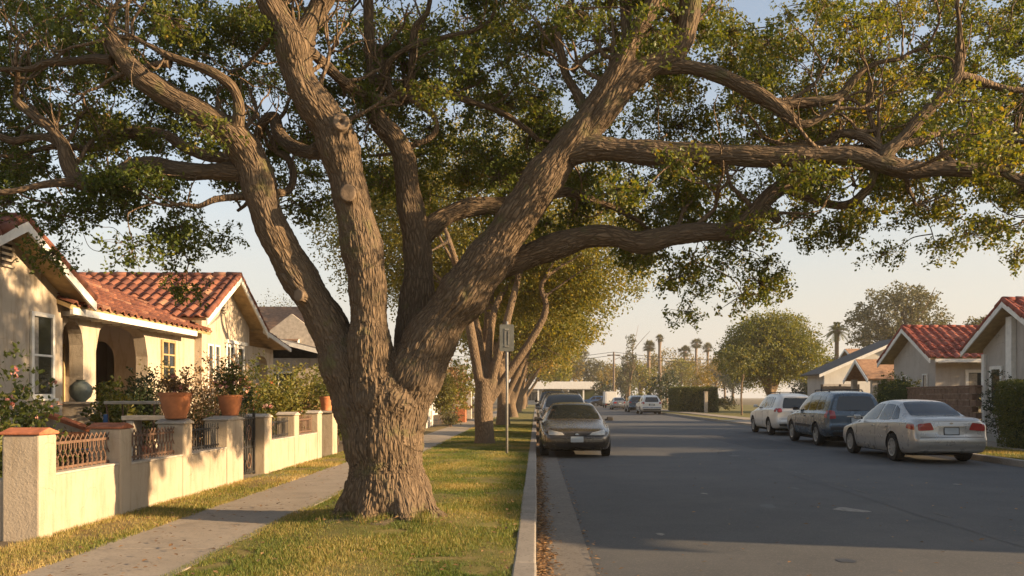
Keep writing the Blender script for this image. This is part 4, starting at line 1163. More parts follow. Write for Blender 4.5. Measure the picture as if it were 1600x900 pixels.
def tile_run(p0, p1, r=.085, c=.36, rng=RNG):
    """half-round ridge or rake tiles, overlapping"""
    p0, p1 = np.array(p0, float), np.array(p1, float)
    L = np.linalg.norm(p1 - p0); n = max(1, int(L / c)); d = (p1 - p0) / L
    nb, var = NB(), []
    for i in range(n):
        a, b = p0 + d * L * i / n, p0 + d * (L * (i + 1) / n + .05)
        V, Fs = tube_np(np.array([a, b]) + rng.normal(size=3) * .006, np.array([r * 1.12, r * .92]), 10); nb.add(V, Fs, float(np.clip(rng.normal(.5, .22), 0, 1)))
    return nb

def gable_roof(root, ax, along0, along1, mid, half, z_e, z_r, mat='tile', board='trim', rake=True, tile=True, slopes=(-1, 1), th=.09, soffit='soffit', p=.30, rake_sides=(0, 1)):
    """ax 'x': ridge along X, from along0 to along1, centred on Y = mid; ax 'y' likewise. half: half span to the eave."""
    def W(a, b, z): return (a, b, z) if ax == 'x' else (b, a, z)
    for s in slopes:
        e0, e1 = np.array(W(along0, mid + s * half, z_e)), np.array(W(along1, mid + s * half, z_e))
        r0 = np.array(W(along0, mid, z_r))
        u = (e1 - e0) / np.linalg.norm(e1 - e0); v = (r0 - e0); Lv = np.linalg.norm(v); v /= Lv
        n = np.cross(u, v); n /= np.linalg.norm(n); n = n if n[2] > 0 else -n
        # deck
        mb = MB()
        P = [e0, e1, e1 + v * Lv, e0 + v * Lv]
        mb.add([tuple(q - n * .012) for q in P] + [tuple(q - n * th) for q in P], [(0, 1, 2, 3), (7, 6, 5, 4), (0, 4, 5, 1), (1, 5, 6, 2), (2, 6, 7, 3), (3, 7, 4, 0)])
        o = mb.build('roof', [M[soffit] if tile else M[mat]], root)
        if tile:
            V, Fq, var = tiles(e0, u, v, np.linalg.norm(e1 - e0), Lv, p)
            np_mesh('roof_tile_field', V, [Fq], [M[mat]], o, var=var, world=True)['kind'] = 'stuff'
    if tile:
        tile_run(W(along0, mid, z_r + .03), W(along1, mid, z_r + .03)).build('ridge_cap', [M[mat]], root, smooth=True)
    if rake:
        for k, a in enumerate((along0, along1)):
            if k not in rake_sides: continue
            o = .03 if k else -.03
            mb = MB()
            for s in (-1, 1):
                p0 = Vector(W(a + o, mid + s * (half + .02), z_e - .02)); p1 = Vector(W(a + o, mid, z_r - .01))
                d = (p1 - p0); L = d.length; d.normalize(); up = Vector((0, 0, 1)); side = Vector(W(1, 0, 0))
                q = []
                for (t, dz, sd) in ((0, -.02, 0), (L, -.02, 0), (L, -.19, 0), (0, -.19, 0)):
                    q.append(p0 + d * t + up * dz)
                V = [tuple(x - side * .02) for x in q] + [tuple(x + side * .02) for x in q]
                mb.add(V, [(0, 1, 2, 3), (7, 6, 5, 4), (0, 4, 5, 1), (1, 5, 6, 2), (2, 6, 7, 3), (3, 7, 4, 0)])
            mb.build('bargeboard', [M[board]], root)
            if tile:
                nb = NB()
                for s in (-1, 1):
                    q = tile_run(W(a, mid + s * half, z_e + .03), W(a, mid, z_r + .03), .075)
                    nb.add(np.concatenate(q.V), [np.concatenate(f) for f in q.F.values()], .5)
                nb.build('rake_tile', [M[mat]], root, smooth=True)

def gable_wall(root, fr, a0, a1, b0, be, br, th, mat, name='wall', proud=0):
    """wall polygon with a gable: a along, b up; fr(a, b, d), outer face at d = 0"""
    mb = MB(); m = (a0 + a1) / 2
    mb.prism([(a0, b0), (a1, b0), (a1, be), (m, br), (a0, be)], -th, proud, fr)
    return mb.build(name, [M[mat]], root)

def arch_wall(root, fr, a0, a1, b0, b1, ops, th, mat, name='wall'):
    """wall with arched openings: ops = (lo, hi, foot, spring, crown)"""
    mb = MB(); x = a0
    for (lo, hi, foot, spring, crown) in ops:
        if lo > x: mb.box(x, lo, b0, b1, -th, 0, fr)
        if foot > b0: mb.box(lo, hi, b0, foot, -th, 0, fr)
        n = 16; c = (lo + hi) / 2; hw = (hi - lo) / 2
        ex = 2.0 if hw < .6 else 3.2                       # wide arches are flatter
        prev = None
        for k in range(n + 1):
            t = -1 + 2 * k / n; a = c + hw * t
            b = spring + (crown - spring) * max(0, 1 - abs(t) ** ex) ** (1 / ex)
            if prev: mb.prism([prev, (a, b), (a, b1), (prev[0], b1)], -th, 0, fr)
            prev = (a, b)
        x = hi
    if x < a1: mb.box(x, a1, b0, b1, -th, 0, fr)
    return mb.build(name, [M[mat]], root)

def vent(root, fr, a0, a1, b0, b1):
    mb = MB(); mb.box(a0, a1, b0, b1, .002, .012, fr); v = mb.build('vent', [M['plaster_dark']], root)
    mb = MB(); n = 4
    for k in range(n + 1):
        b = b0 + (b1 - b0) * k / n; mb.box(a0 - .03, a1 + .03, b - .02, b + .02, .012, .05, fr)
    mb.build('vent_slat', [M['stucco_house']], v)

# ---------------------------------------------------------------- left: Spanish house with two gables and an arched porch
L = thing('spanish_house', 'cream stucco house with terracotta barrel tiles and an arched porch on the left', 'house', (-11, 19, LZ))
F0 = .12
frL = wall_frame((-9, 0, 0), (0, 1, 0), (1, 0, 0))
# left gable wing
gable_wall(L, frL, 12.35, 16.2, F0, 3.42, 4.36, .2, 'stucco_house')
mb = MB(); mb.box(-17, -9.2, 16.0, 16.2, F0, 3.42); mb.box(-17, -9.2, 12.35, 12.55, F0, 3.42); mb.build('wall', [M['stucco_house']], L)
gable_roof(L, 'x', -17, -8.55, 14.28, 2.2, 3.36, 4.47, rake_sides=(1,))
window(L, frL, 15.22, 15.80, 1.55, 2.95, .075, hb=(.5,), curtain=True)
vent(L, frL, 14.32, 14.62, 3.72, 4.12)
# porch with arches, its floor, parapet, back wall and side arch
frP = wall_frame((-9.2, 0, 0), (0, 1, 0), (1, 0, 0))
arch_wall(L, frP, 16.2, 20.62, F0, 3.24, [(16.52, 17.32, .12, 2.55, 3.02), (17.82, 20.2, 1.35, 2.45, 3.08)], .28, 'stucco_house')
mb = MB(); mb.box(-9.55, -9.2, 20.62, 23.0, F0, 3.40); mb.build('wall', [M['stucco_house']], L)
mb = MB(); mb.box(-11.6, -11.4, 16.2, 23, F0, 3.6); mb.box(-11.4, -9.48, 16.2, 20.6, F0, .62); mb.build('wall', [M['stucco_house']], L)
frE = wall_frame((0, 20.62, 0), (1, 0, 0), (0, -1, 0))
arch_wall(L, frE, -11.4, -9.55, F0, 3.3, [(-10.95, -10.2, F0, 2.4, 2.85)], .2, 'stucco_house')
mb = MB(); mb.box(-11.38, -9.56, 22.6, 22.7, F0, 3.3); mb.build('porch_end', [M['stucco_house']], L)
frB = wall_frame((-11.4, 0, 0), (0, 1, 0), (1, 0, 0))
mb = MB(); mb.prism([(18.6, .62), (19.6, .62), (19.6, 2.3), (19.45, 2.6), (19.1, 2.75), (18.75, 2.6), (18.6, 2.3)], .003, .06, frB); mb.build('door', [M['door']], L)
window(L, frB, 20.1, 20.5, 1.3, 2.7, .06, trim='soffit')
window(L, frP, 20.95, 21.62, 1.95, 2.85, .06, vb=(.5,), hb=(.33, .66), trim='soffit', label='small six pane window with ochre frame')
# shed roof over the porch
def shed(root, A, u, v, Lu, Lv, mat='tile', soffit='soffit', th=.09, p=.30):
    A, u, v = np.array(A, float), np.array(u, float), np.array(v, float); v /= np.linalg.norm(v); u /= np.linalg.norm(u)
    n = np.cross(u, v); n = n if n[2] > 0 else -n
    P = [A, A + u * Lu, A + u * Lu + v * Lv, A + v * Lv]
    mb = MB(); mb.add([tuple(q - n * .012) for q in P] + [tuple(q - n * th) for q in P], [(0, 1, 2, 3), (7, 6, 5, 4), (0, 4, 5, 1), (1, 5, 6, 2), (2, 6, 7, 3), (3, 7, 4, 0)])
    o = mb.build('roof', [M[soffit]], root)
    V, Fq, var = tiles(A, u, v, Lu, Lv, p); np_mesh('roof_tile_field', V, [Fq], [M[mat]], o, var=var)['kind'] = 'stuff'
    return o
shed(L, (-8.72, 16.0, 3.24), (0, 1, 0), (-1, 0, .42), 6.9, 4.3)
mb = MB(); mb.box(-8.80, -8.74, 16.1, 22.0, 3.06, 3.19); mb.build('eave_board', [M['trim']], L)
for k in range(13):
    mb = MB(); mb.box(-9.2, -8.82, 16.3 + k * .44, 16.36 + k * .44, 3.05, 3.14); mb.build('rafter_tail', [M['trim']], L)
# right gable wing
gable_wall(L, frL, 22.95, 26.75, F0, 3.7, 4.75, .2, 'stucco_house')
mb = MB(); mb.box(-17, -9.2, 22.95, 23.15, F0, 3.72); mb.box(-17, -9.2, 26.55, 26.75, F0, 3.72); mb.build('wall', [M['stucco_house']], L)
gable_roof(L, 'x', -15.5, -8.55, 24.6, 2.52, 3.56, 4.98, rake_sides=(1,), p=.31)
vent(L, frL, 24.35, 24.6, 3.92, 4.25)
window(L, frL, 23.35, 23.62, 1.3, 2.9, .06); window(L, frL, 23.85, 24.12, 1.3, 2.9, .06)
window(L, frL, 24.75, 25.25, 1.35, 2.95, .10, vb=(.5,)); window(L, frL, 25.65, 26.1, 1.35, 2.95, .10)
mb = MB(); mb.box(24.6, 26.3, 3.06, 3.16, .003, .10, frL); mb.build('window_head', [M['trim']], L)
# low entrance porch on the far side
shed(L, (-8.6, 29.7, 3.22), (-1, 0, 0), (0, -1, .15), 6, 2.9)
mb = MB(); mb.box(-8.62, -8.56, 26.8, 29.6, 3.0, 3.0 + .001); 
frQ = wall_frame((-9.1, 0, 0), (0, 1, 0), (1, 0, 0))
arch_wall(L, frQ, 26.76, 29.5, F0, 3.12, [(27.6, 28.9, F0, 2.1, 2.85)], .25, 'stucco_house')
mb = MB(); mb.box(-11, -10.8, 26.76, 29.5, F0, 3.1); mb.build('porch_end', [M['stucco_house']], L)
mb = MB(); mb.prism([(26.8, 3.50), (29.75, 3.06), (29.75, 3.18), (26.8, 3.63)], -.02, .03, wall_frame((-8.57, 0, 0), (0, 1, 0), (1, 0, 0))); mb.build('bargeboard', [M['trim']], L)

# ---------------------------------------------------------------- left: brown shingled house behind
B = thing('shingled_house', 'brown shingle roofed house with a grey lower roof behind the Spanish house', 'house', (-14, 42, 0))
gable_roof(B, 'x', -24, -10.6, 42, 4.2, 4.0, 5.95, mat='shingle', tile=False, rake_sides=(1,))
mb = MB(); mb.box(-23, -11.1, 38.4, 45.6, 0, 4.15); mb.build('wall', [M['stucco_house']], B)
gable_wall(B, wall_frame((-11.0, 0, 0), (0, 1, 0), (1, 0, 0)), 38.4, 45.6, 0, 4.1, 5.7, .1, 'stucco_house')
gable_roof(B, 'y', 32.5, 38.3, -10.9, 3.6, 3.1, 4.0, mat='shingle_grey', tile=False, rake_sides=(0,))
gable_wall(B, wall_frame((0, 38.0, 0), (1, 0, 0), (0, -1, 0)), -12.2, -9.6, 2.8, 4.2, 5.2, .2, 'stone')
mb = MB(); mb.box(-14.0, -7.8, 33.1, 38.0, 0, 3.0); mb.build('wall', [M['stucco_house']], B)
frN = wall_frame((-7.8, 0, 0), (0, 1, 0), (1, 0, 0)); window(B, frN, 34.0, 35.0, 1.1, 2.4, .08, vb=(.5,)); window(B, frN, 36.3, 37.2, 1.1, 2.4, .08)
frS = wall_frame((0, 33.1, 0), (1, 0, 0), (0, -1, 0)); window(B, frS, -10.6, -9.4, 1.1, 2.4, .08, vb=(.5,)); window(B, frS, -12.6, -11.8, 1.1, 2.4, .08)
C2 = thing('shingled_house', 'small house far along the left pavement, half hidden by shrubs and oak trunks', 'house', (-12, 62, 0))
gable_roof(C2, 'y', 56, 68, -11.5, 4.3, 3.0, 4.9, mat='shingle', tile=False, rake_sides=(0,))
gable_wall(C2, wall_frame((0, 56.6, 0), (1, 0, 0), (0, -1, 0)), -15.2, -7.8, 0, 3.0, 4.6, .2, 'stucco_white'); mb = MB(); mb.box(-8.0, -7.8, 56.8, 67.5, 0, 3.0); mb.build('wall', [M['stucco_white']], C2)
window(C2, wall_frame((0, 56.6, 0), (1, 0, 0), (0, -1, 0)), -10.5, -9.2, 1, 2.3, .08, vb=(.5,))
window(C2, wall_frame((-7.8, 0, 0), (0, 1, 0), (1, 0, 0)), 59, 60.5, 1, 2.3, .08, vb=(.5,))

# ---------------------------------------------------------------- right: tiled bungalow with a gable
R1 = thing('tiled_bungalow', 'grey stucco bungalow with red tiled roof and white framed double window', 'house', (19, 34, LZ))
frR = wall_frame((15.3, 0, 0), (0, 1, 0), (-1, 0, 0))
gable_wall(R1, frR, 32.7, 36.5, 0, 3.05, 4.05, .2, 'stucco_grey')
mb = MB(); mb.box(15.5, 25, 32.7, 32.9, 0, 3.05); mb.box(15.5, 25, 36.3, 36.5, 0, 3.05); mb.build('wall', [M['stucco_grey']], R1)
gable_roof(R1, 'x', 14.85, 25, 34.6, 2.45, 2.98, 4.30, mat='tile_red', rake_sides=(0,), p=.34)
window(R1, frR, 33.35, 33.7, 1.15, 2.35, .05); window(R1, frR, 35.2, 35.6, 1.15, 2.35, .05)
frR2 = wall_frame((0, 32.7, 0), (1, 0, 0), (0, -1, 0))
window(R1, frR2, 16.55, 17.75, 1.3, 2.42, .12, vb=(.62,), curtain=True)
mb = MB(); mb.box(15.0, 24, 32.05, 32.12, 2.80, 2.93); mb.build('eave_board', [M['trim']], R1)
for k in range(9):
    mb = MB(); mb.box(15.4 + k * .75, 15.46 + k * .75, 32.13, 32.7, 2.78, 2.86); mb.build('rafter_tail', [M['trim']], R1)

# ---------------------------------------------------------------- right edge: house with white corner column
R2 = thing('tiled_bungalow', 'grey stucco bungalow with white column and red tiled street gable at the right edge', 'house', (18, 25, LZ))
frT = wall_frame((14.3, 0, 0), (0, 1, 0), (-1, 0, 0))
gable_wall(R2, frT, 23.3, 27.3, 0, 3.0, 4.15, .2, 'stucco_grey')
mb = MB(); mb.box(14.5, 24, 27.1, 27.3, 0, 3.0); mb.box(14.5, 24, 23.3, 23.5, 0, 3.0); mb.build('wall', [M['stucco_grey']], R2)
gable_roof(R2, 'x', 13.85, 24, 25.3, 2.45, 3.0, 4.36, mat='tile_red', rake_sides=(0,), p=.34)
window(R2, frT, 26.25, 26.75, 1.25, 2.35, .10); vent(R2, frT, 24.35, 24.65, 3.1, 3.5)
mb = MB(); mb.box(25.4, 25.72, 0.1, 3.9, .004, .16, frT); mb.build('column', [M['trim']], R2, bevel=.01)
mb = MB(); mb.box(27.08, 27.24, 0.1, 2.85, .004, .10, frT); mb.build('column', [M['trim']], R2, bevel=.01)

# ---------------------------------------------------------------- right: white house with grey roof and the small tan roofed porch
R3 = thing('grey_roofed_house', 'white house with a low grey shingle gable behind the red tiled bungalow', 'house', (22, 50, LZ))
gable_roof(R3, 'y', 46, 49.5, wx(1405, 46) + .3, 4.6, 2.75, 4.75, mat='shingle_grey', tile=False, rake_sides=(0,))
frU = wall_frame((0, 46.4, 0), (1, 0, 0), (0, -1, 0))
gable_wall(R3, frU, wx(1405, 46) - 3.9, wx(1405, 46) + 4.4, 0, 2.85, 4.5, .2, 'stucco_white')
mb = MB(); mb.box(wx(1405, 46) - 3.9, wx(1405, 46) - 3.7, 46.6, 49.3, 0, 2.9); mb.build('wall', [M['stucco_grey']], R3)
mb = MB(); mb.box(15.6, 17.4, .5, 2.2, .003, .04, frU); mb.build('garage_door', [M['stucco_grey']], R3)
R4 = thing('porch_house', 'little tan shingle porch gable in front of the white house', 'house', (17, 42, LZ))
gable_roof(R4, 'x', 15.35, 19.5, 41.0, 1.55, 2.35, 3.32, mat='shingle_tan', tile=False, rake_sides=(0,))
mb = MB(); mb.box(16.6, 19.4, 39.7, 42.3, 0, 2.4); mb.build('wall', [M['stone']], R4)
mb = MB(); mb.box(40.6, 41.4, .1, 2.1, .003, .05, wall_frame((16.6, 0, 0), (0, 1, 0), (-1, 0, 0))); mb.build('door', [M['door']], R4)
for yy in (39.75, 42.2):
    mb = MB(); mb.box(15.6, 15.85, yy - .12, yy + .12, 0, 2.35); mb.build('porch_post', [M['stone']], R4, bevel=.01)
R5 = thing('shingled_house', 'distant brown roofed house glimpsed behind the round street tree and grey roof', 'house', (29, 75, LZ))
gable_roof(R5, 'x', 27.5, 42, 76, 4.5, 3.6, 5.8, mat='shingle_tan', tile=False, rake_sides=(0,))
mb = MB(); mb.box(28.2, 41, 72.5, 79.5, 0, 3.7); mb.build('wall', [M['stucco_white']], R5)
window(R5, wall_frame((0, 72.5, 0), (1, 0, 0), (0, -1, 0)), 29.2, 30.6, 1, 2.2, .1, vb=(.5,))

# ---------------------------------------------------------------- unseen house across the road, added to shade the asphalt
def shade_house(label, y0, y1, x0, depth, ze, zr, ax='y'):
    t = thing('tiled_bungalow', label, 'house', (x0 + depth / 2, (y0 + y1) / 2, LZ))
    f = wall_frame((x0, 0, 0), (0, 1, 0), (-1, 0, 0))
    mb = MB(); mb.box(x0, x0 + depth, y0, y1, 0, ze + .02); mb.build('wall', [M['stucco_grey']], t)
    gable_roof(t, 'y', y0 - .5, y1 + .5, x0 + depth / 2, depth / 2 + .5, ze, zr, mat='tile_red', p=.4)
    for s, yy in ((-1, y0), (1, y1)):
        gable_wall(t, wall_frame((0, yy, 0), (1, 0, 0), (0, s, 0)), x0, x0 + depth, ze, ze + .05, zr - .15, .1, 'stucco_grey', proud=.004)
    window(t, f, y0 + 1, y0 + 2.4, 1.1, 2.3, .1, vb=(.5,)); window(t, f, y1 - 2.4, y1 - 1, 1.1, 2.3, .1, vb=(.5,))
    mb = MB(); mb.box((y0 + y1) / 2 - .5, (y0 + y1) / 2 + .5, .12, 2.2, .003, .05, f); mb.build('door', [M['door']], t)
    return t
# ================================================================== VEHICLES
M['tyre'] = simple('tyre_rubber', (0.018, 0.018, 0.018), 0.85, 0.2)
M['rim'] = simple('alloy_rim', (0.42, 0.42, 0.41), 0.35, 0.5, metallic=0.7, var=.15)
M['rim_dark'] = simple('wheel_well', (0.012, 0.012, 0.012), 0.9, 0.1)
M['car_glass'] = glass_mat('tinted_car_glass', (0.012, 0.016, 0.018), 0.03)
M['car_trim'] = simple('black_plastic_trim', (0.02, 0.02, 0.021), 0.6, 0.3)
M['chrome'] = simple('chrome', (0.55, 0.55, 0.54), 0.18, 0.5, metallic=0.9, var=.05)
M['lamp_red'] = simple('red_lamp_lens', (0.30, 0.012, 0.012), 0.15, 0.6, var=.25, vs=9, coat=.5)
M['lamp_clear'] = simple('clear_lamp_lens', (0.46, 0.43, 0.36), 0.12, 0.6, metallic=.3, var=.25, vs=9, coat=.6)
M['lamp_amber'] = simple('amber_lamp_lens', (0.45, 0.16, 0.02), 0.2, 0.6)
M['plate'] = simple('licence_plate', (0.40, 0.43, 0.44), 0.5, 0.4, var=.1)
M['plate_mark'] = simple('plate_lettering', (0.10, 0.13, 0.22), 0.6, 0.3)
PAINT = dict(silver=paint_mat('champagne_silver_paint', (0.43, 0.415, 0.385), .45, .28), blue=paint_mat('slate_blue_paint', (0.055, 0.085, 0.115), .35, .25),
             white=paint_mat('white_car_paint', (0.66, 0.63, 0.57), .1, .3), brown=paint_mat('grey_brown_paint', (0.085, 0.072, 0.056), .5, .25),
             grey=paint_mat('grey_car_paint', (0.22, 0.22, 0.225), .5, .25), dark=paint_mat('dark_car_paint', (0.022, 0.023, 0.026), .3, .22),
             sky=paint_mat('bright_blue_paint', (0.03, 0.12, 0.25), .2, .3))

def pchip(x, X, Y):
    X, Y = np.asarray(X, float), np.asarray(Y, float)
    h = np.diff(X); d = np.diff(Y) / h; m = np.zeros_like(Y)
    for i in range(1, len(X) - 1):
        if d[i - 1] * d[i] > 0:
            w1, w2 = 2 * h[i] + h[i - 1], h[i] + 2 * h[i - 1]
            m[i] = (w1 + w2) / (w1 / d[i - 1] + w2 / d[i])
    m[0], m[-1] = d[0], d[-1]
    i = np.clip(np.searchsorted(X, x) - 1, 0, len(X) - 2); t = (x - X[i]) / h[i]
    return (1 + 2 * t) * (1 - t) ** 2 * Y[i] + t * (1 - t) ** 2 * h[i] * m[i] + t * t * (3 - 2 * t) * Y[i + 1] + t * t * (t - 1) * h[i] * m[i + 1]

SEDAN = dict(L=4.75, axle=(.93, 3.66), wr=.325, st=[
 (0.00, .30, .56, .62, .64, .45), (0.06, .25, .60, .72, .69, .52), (0.18, .22, .66, .80, .745, .58), (0.45, .20, .71, .85, .81, .64), (1.10, .20, .80, .88, .925, .68), (1.34, .20, .83, .885, .97, .69),
 (1.75, .20, .86, .89, 1.22, .61), (2.15, .20, .88, .89, 1.385, .56), (2.70, .20, .895, .89, 1.43, .555), (3.25, .20, .91, .885, 1.395, .55), (3.75, .20, .925, .88, 1.20, .60), (4.08, .21, .93, .87, 1.055, .66),
 (4.45, .23, .93, .86, 1.04, .66), (4.62, .25, .91, .83, 1.025, .64), (4.72, .28, .88, .78, .99, .60), (4.75, .30, .86, .73, .96, .56)])
SUV = dict(L=4.7, axle=(.92, 3.62), wr=.35, st=[
 (0.00, .38, .68, .66, .78, .48), (0.06, .33, .74, .76, .84, .56), (0.2, .30, .82, .84, .92, .62), (0.5, .28, .88, .885, .99, .68), (1.15, .28, .95, .90, 1.08, .72), (1.36, .28, .97, .90, 1.13, .73),
 (1.8, .28, .99, .905, 1.44, .66), (2.15, .28, 1.0, .905, 1.62, .61), (2.7, .28, 1.01, .905, 1.68, .60), (3.5, .28, 1.02, .90, 1.68, .595), (4.1, .29, 1.02, .895, 1.655, .59), (4.5, .31, 1.01, .88, 1.62, .58), (4.64, .33, 1.0, .85, 1.59, .565), (4.7, .36, .98, .80, 1.55, .54)])
HATCH = dict(L=4.5, axle=(.9, 3.5), wr=.34, st=[
 (0.00, .36, .66, .66, .76, .48), (0.06, .31, .72, .76, .82, .56), (0.2, .28, .80, .84, .90, .62), (0.5, .26, .86, .88, .96, .67), (1.1, .26, .92, .90, 1.06, .71), (1.3, .26, .94, .90, 1.10, .72),
 (1.75, .26, .97, .905, 1.42, .65), (2.1, .26, .98, .905, 1.58, .60), (2.6, .26, 1.0, .905, 1.64, .59), (3.3, .26, 1.02, .90, 1.63, .575), (3.95, .27, 1.03, .89, 1.58, .56), (4.3, .29, 1.02, .87, 1.53, .55), (4.44, .31, 1.0, .83, 1.49, .53), (4.5, .34, .98, .77, 1.45, .50)])

def car_body(spec, rear_slope=0.0, bumper=.06):
    st = np.array(spec['st']); L = spec['L']
    s = np.unique(np.concatenate([np.linspace(0, .25, 9), np.linspace(.25, L - .25, 58), np.linspace(L - .25, L, 9)]))
    zb, be, w, zt, wt = (pchip(s, st[:, 0], st[:, k]) for k in range(1, 6))
    h = zt - be
    ctrl = np.stack([
        np.stack([0 * s, zb], -1), np.stack([.80 * w, zb], -1), np.stack([.93 * w, zb + .05], -1), np.stack([.985 * w, zb + .16], -1), np.stack([1.0 * w, zb + .5 * (be - zb)], -1),
        np.stack([.99 * w, be - .06], -1), np.stack([.955 * w, be + .005], -1), np.stack([.91 * w + .0 * wt, be + .12 * h], -1), np.stack([.45 * w * .91 + .55 * wt + .012, be + .58 * h], -1),
        np.stack([wt + .008, be + .87 * h], -1), np.stack([wt - .07, be + .965 * h], -1), np.stack([wt * .5, zt], -1), np.stack([0 * s, zt + .008], -1)], 1)   # (ns, 13, 2)
    secs = np.array([catmull(c, 3) for c in ctrl])        # (ns, 37, 2)
    nj = secs.shape[1]
    X = np.concatenate([secs[:, :, 0], -secs[:, -2:0:-1, 0]], 1); Z = np.concatenate([secs[:, :, 1], secs[:, -2:0:-1, 1]], 1)
    S = np.repeat(s[:, None], X.shape[1], 1)
    # end caps as grids, so bumpers can bulge
    def shape_ends(S, Z):
        S = S.copy()
        near_r = np.clip((S - (L - .9)) / .9, 0, 1) ** 1.5
        S = S - rear_slope * near_r * np.clip((Z - .95) / .6, 0, 1)
        S = S + near_r ** 4 * bumper * np.exp(-((Z - .50) / .13) ** 4)
        near_f = np.clip((.5 - S) / .5, 0, 1) ** 3
        S = S - near_f * bumper * .8 * np.exp(-((Z - .46) / .13) ** 4)
        return S
    S = shape_ends(S, Z)
    n = X.shape[1]; ns = len(s)
    V = np.stack([X, L / 2 - S, Z], -1).reshape(-1, 3)
    i = np.arange(ns - 1)[:, None] * n; k = np.arange(n)[None]; k2 = (k + 1) % n
    Fq = np.stack([i + k, i + n + k, i + n + k2, i + k2], -1).reshape(-1, 4).tolist()
    def mir(j): return 0 if j == 0 else (nj - 1 if j == nj - 1 else n - j)
    for e in (0, ns - 1):
        b = e * n
        for j in range(nj - 1):
            q = [b + j, b + j + 1, b + mir(j + 1), b + mir(j)]
            q2 = []
            for x in q:
                if x not in q2: q2.append(x)
            Fq.append(q2 if e else q2[::-1])
    return V, Fq

def cut_wells(me, spec, width=.9):
    o = bpy.data.objects.new('t', me); COL.objects.link(o)
    mb = MB(); L = spec['L']; wr = spec['wr']
    for a in spec['axle']:
        for sx in (-1, 1):
            V, Fs = tube_np(np.array([(sx * .60, L / 2 - a, wr), (sx * 1.3, L / 2 - a, wr)]), np.array([wr + .055] * 2), 36)
            mb.add(V, [tuple(f) for fs in Fs for f in fs])
    c = mb.build('c', [M['rim_dark']])
    md = o.modifiers.new('b', 'BOOLEAN'); md.object = c; md.operation = 'DIFFERENCE'; md.solver = 'EXACT'
    try: md.material_mode = 'TRANSFER'
    except Exception: pass
    dg = bpy.context.evaluated_depsgraph_get()
    me2 = bpy.data.meshes.new_from_object(o.evaluated_get(dg))
    bpy.data.objects.remove(o); bpy.data.objects.remove(c)
    bm = bmesh.new(); bm.from_mesh(me2)
    bmesh.ops.remove_doubles(bm, verts=bm.verts, dist=.0015); bmesh.ops.dissolve_degenerate(bm, edges=bm.edges, dist=.002)
    bmesh.ops.triangulate(bm, faces=[f for f in bm.faces if len(f.verts) > 4])
    bmesh.ops.recalc_face_normals(bm, faces=bm.faces); bm.to_mesh(me2); bm.free()
    return me2

def bvh_of(V, Fq): return BVHTree.FromPolygons([tuple(v) for v in V], Fq)

def patch(name, bvh, quad, axis, sgn, mat, parent, off=.006, n=10, m=8, roundc=.12, sink=.012, sub=None, smooth=True):
    """quad: four 2-D corners in the view plane (bl, br, tr, tl) projected on to the body along an axis.
    axis 'x': coords (y, z); 'y': coords (x, z); 'z': coords (x, y)"""
    q = np.array(quad, float)
    V, ok = [], []
    for j in range(m + 1):
        for i in range(n + 1):
            u, v = i / n * 2 - 1, j / m * 2 - 1
            uu = u * (1 - roundc * .5 * (abs(v) ** 4)); vv = v * (1 - roundc * .5 * (abs(u) ** 4))
            a, b = (uu + 1) / 2, (vv + 1) / 2
            p = q[0] * (1 - a) * (1 - b) + q[1] * a * (1 - b) + q[2] * a * b + q[3] * (1 - a) * b
            if axis == 'x': o, d = Vector((sgn * 3, p[0], p[1])), Vector((-sgn, 0, 0))
            elif axis == 'y': o, d = Vector((p[0], sgn * 6, p[1])), Vector((0, -sgn, 0))
            else: o, d = Vector((p[0], p[1], 5)), Vector((0, 0, -1))
            hit, nrm, _, _ = bvh.ray_cast(o, d)
            if hit is None:
                V.append(None); continue
            if nrm.dot(d) > 0: nrm = -nrm
            V.append((hit, nrm))
    for k in range(len(V)):                        # fill the odd miss from its neighbours
        if V[k] is None:
            c = [V[j] for j in (k - 1, k + 1, k - n - 1, k + n + 1) if 0 <= j < len(V) and V[j] is not None]
            V[k] = c[0] if c else (Vector((0, 0, .5)), Vector((0, 0, 1)))
    top = [tuple(h + nn * off) for h, nn in V]; bot = [tuple(h - nn * sink) for h, nn in V]
    N = len(V); Fs = []
    for j in range(m):
        for i in range(n):
            a = j * (n + 1) + i; Fs.append((a, a + 1, a + n + 2, a + n + 1))
    ring = [i for i in range(n + 1)] + [j * (n + 1) + n for j in range(1, m + 1)] + [m * (n + 1) + i for i in range(n - 1, -1, -1)] + [j * (n + 1) for j in range(m - 1, 0, -1)]
    for a, b in zip(ring, ring[1:] + ring[:1]): Fs.append((a, N + a, N + b, b))
    mb = MB(); mb.add(top + bot, Fs)
    o = mb.build(name, [mat], parent, smooth=False, world=False)
    if smooth: smooth_angle(o, 50)
    return o

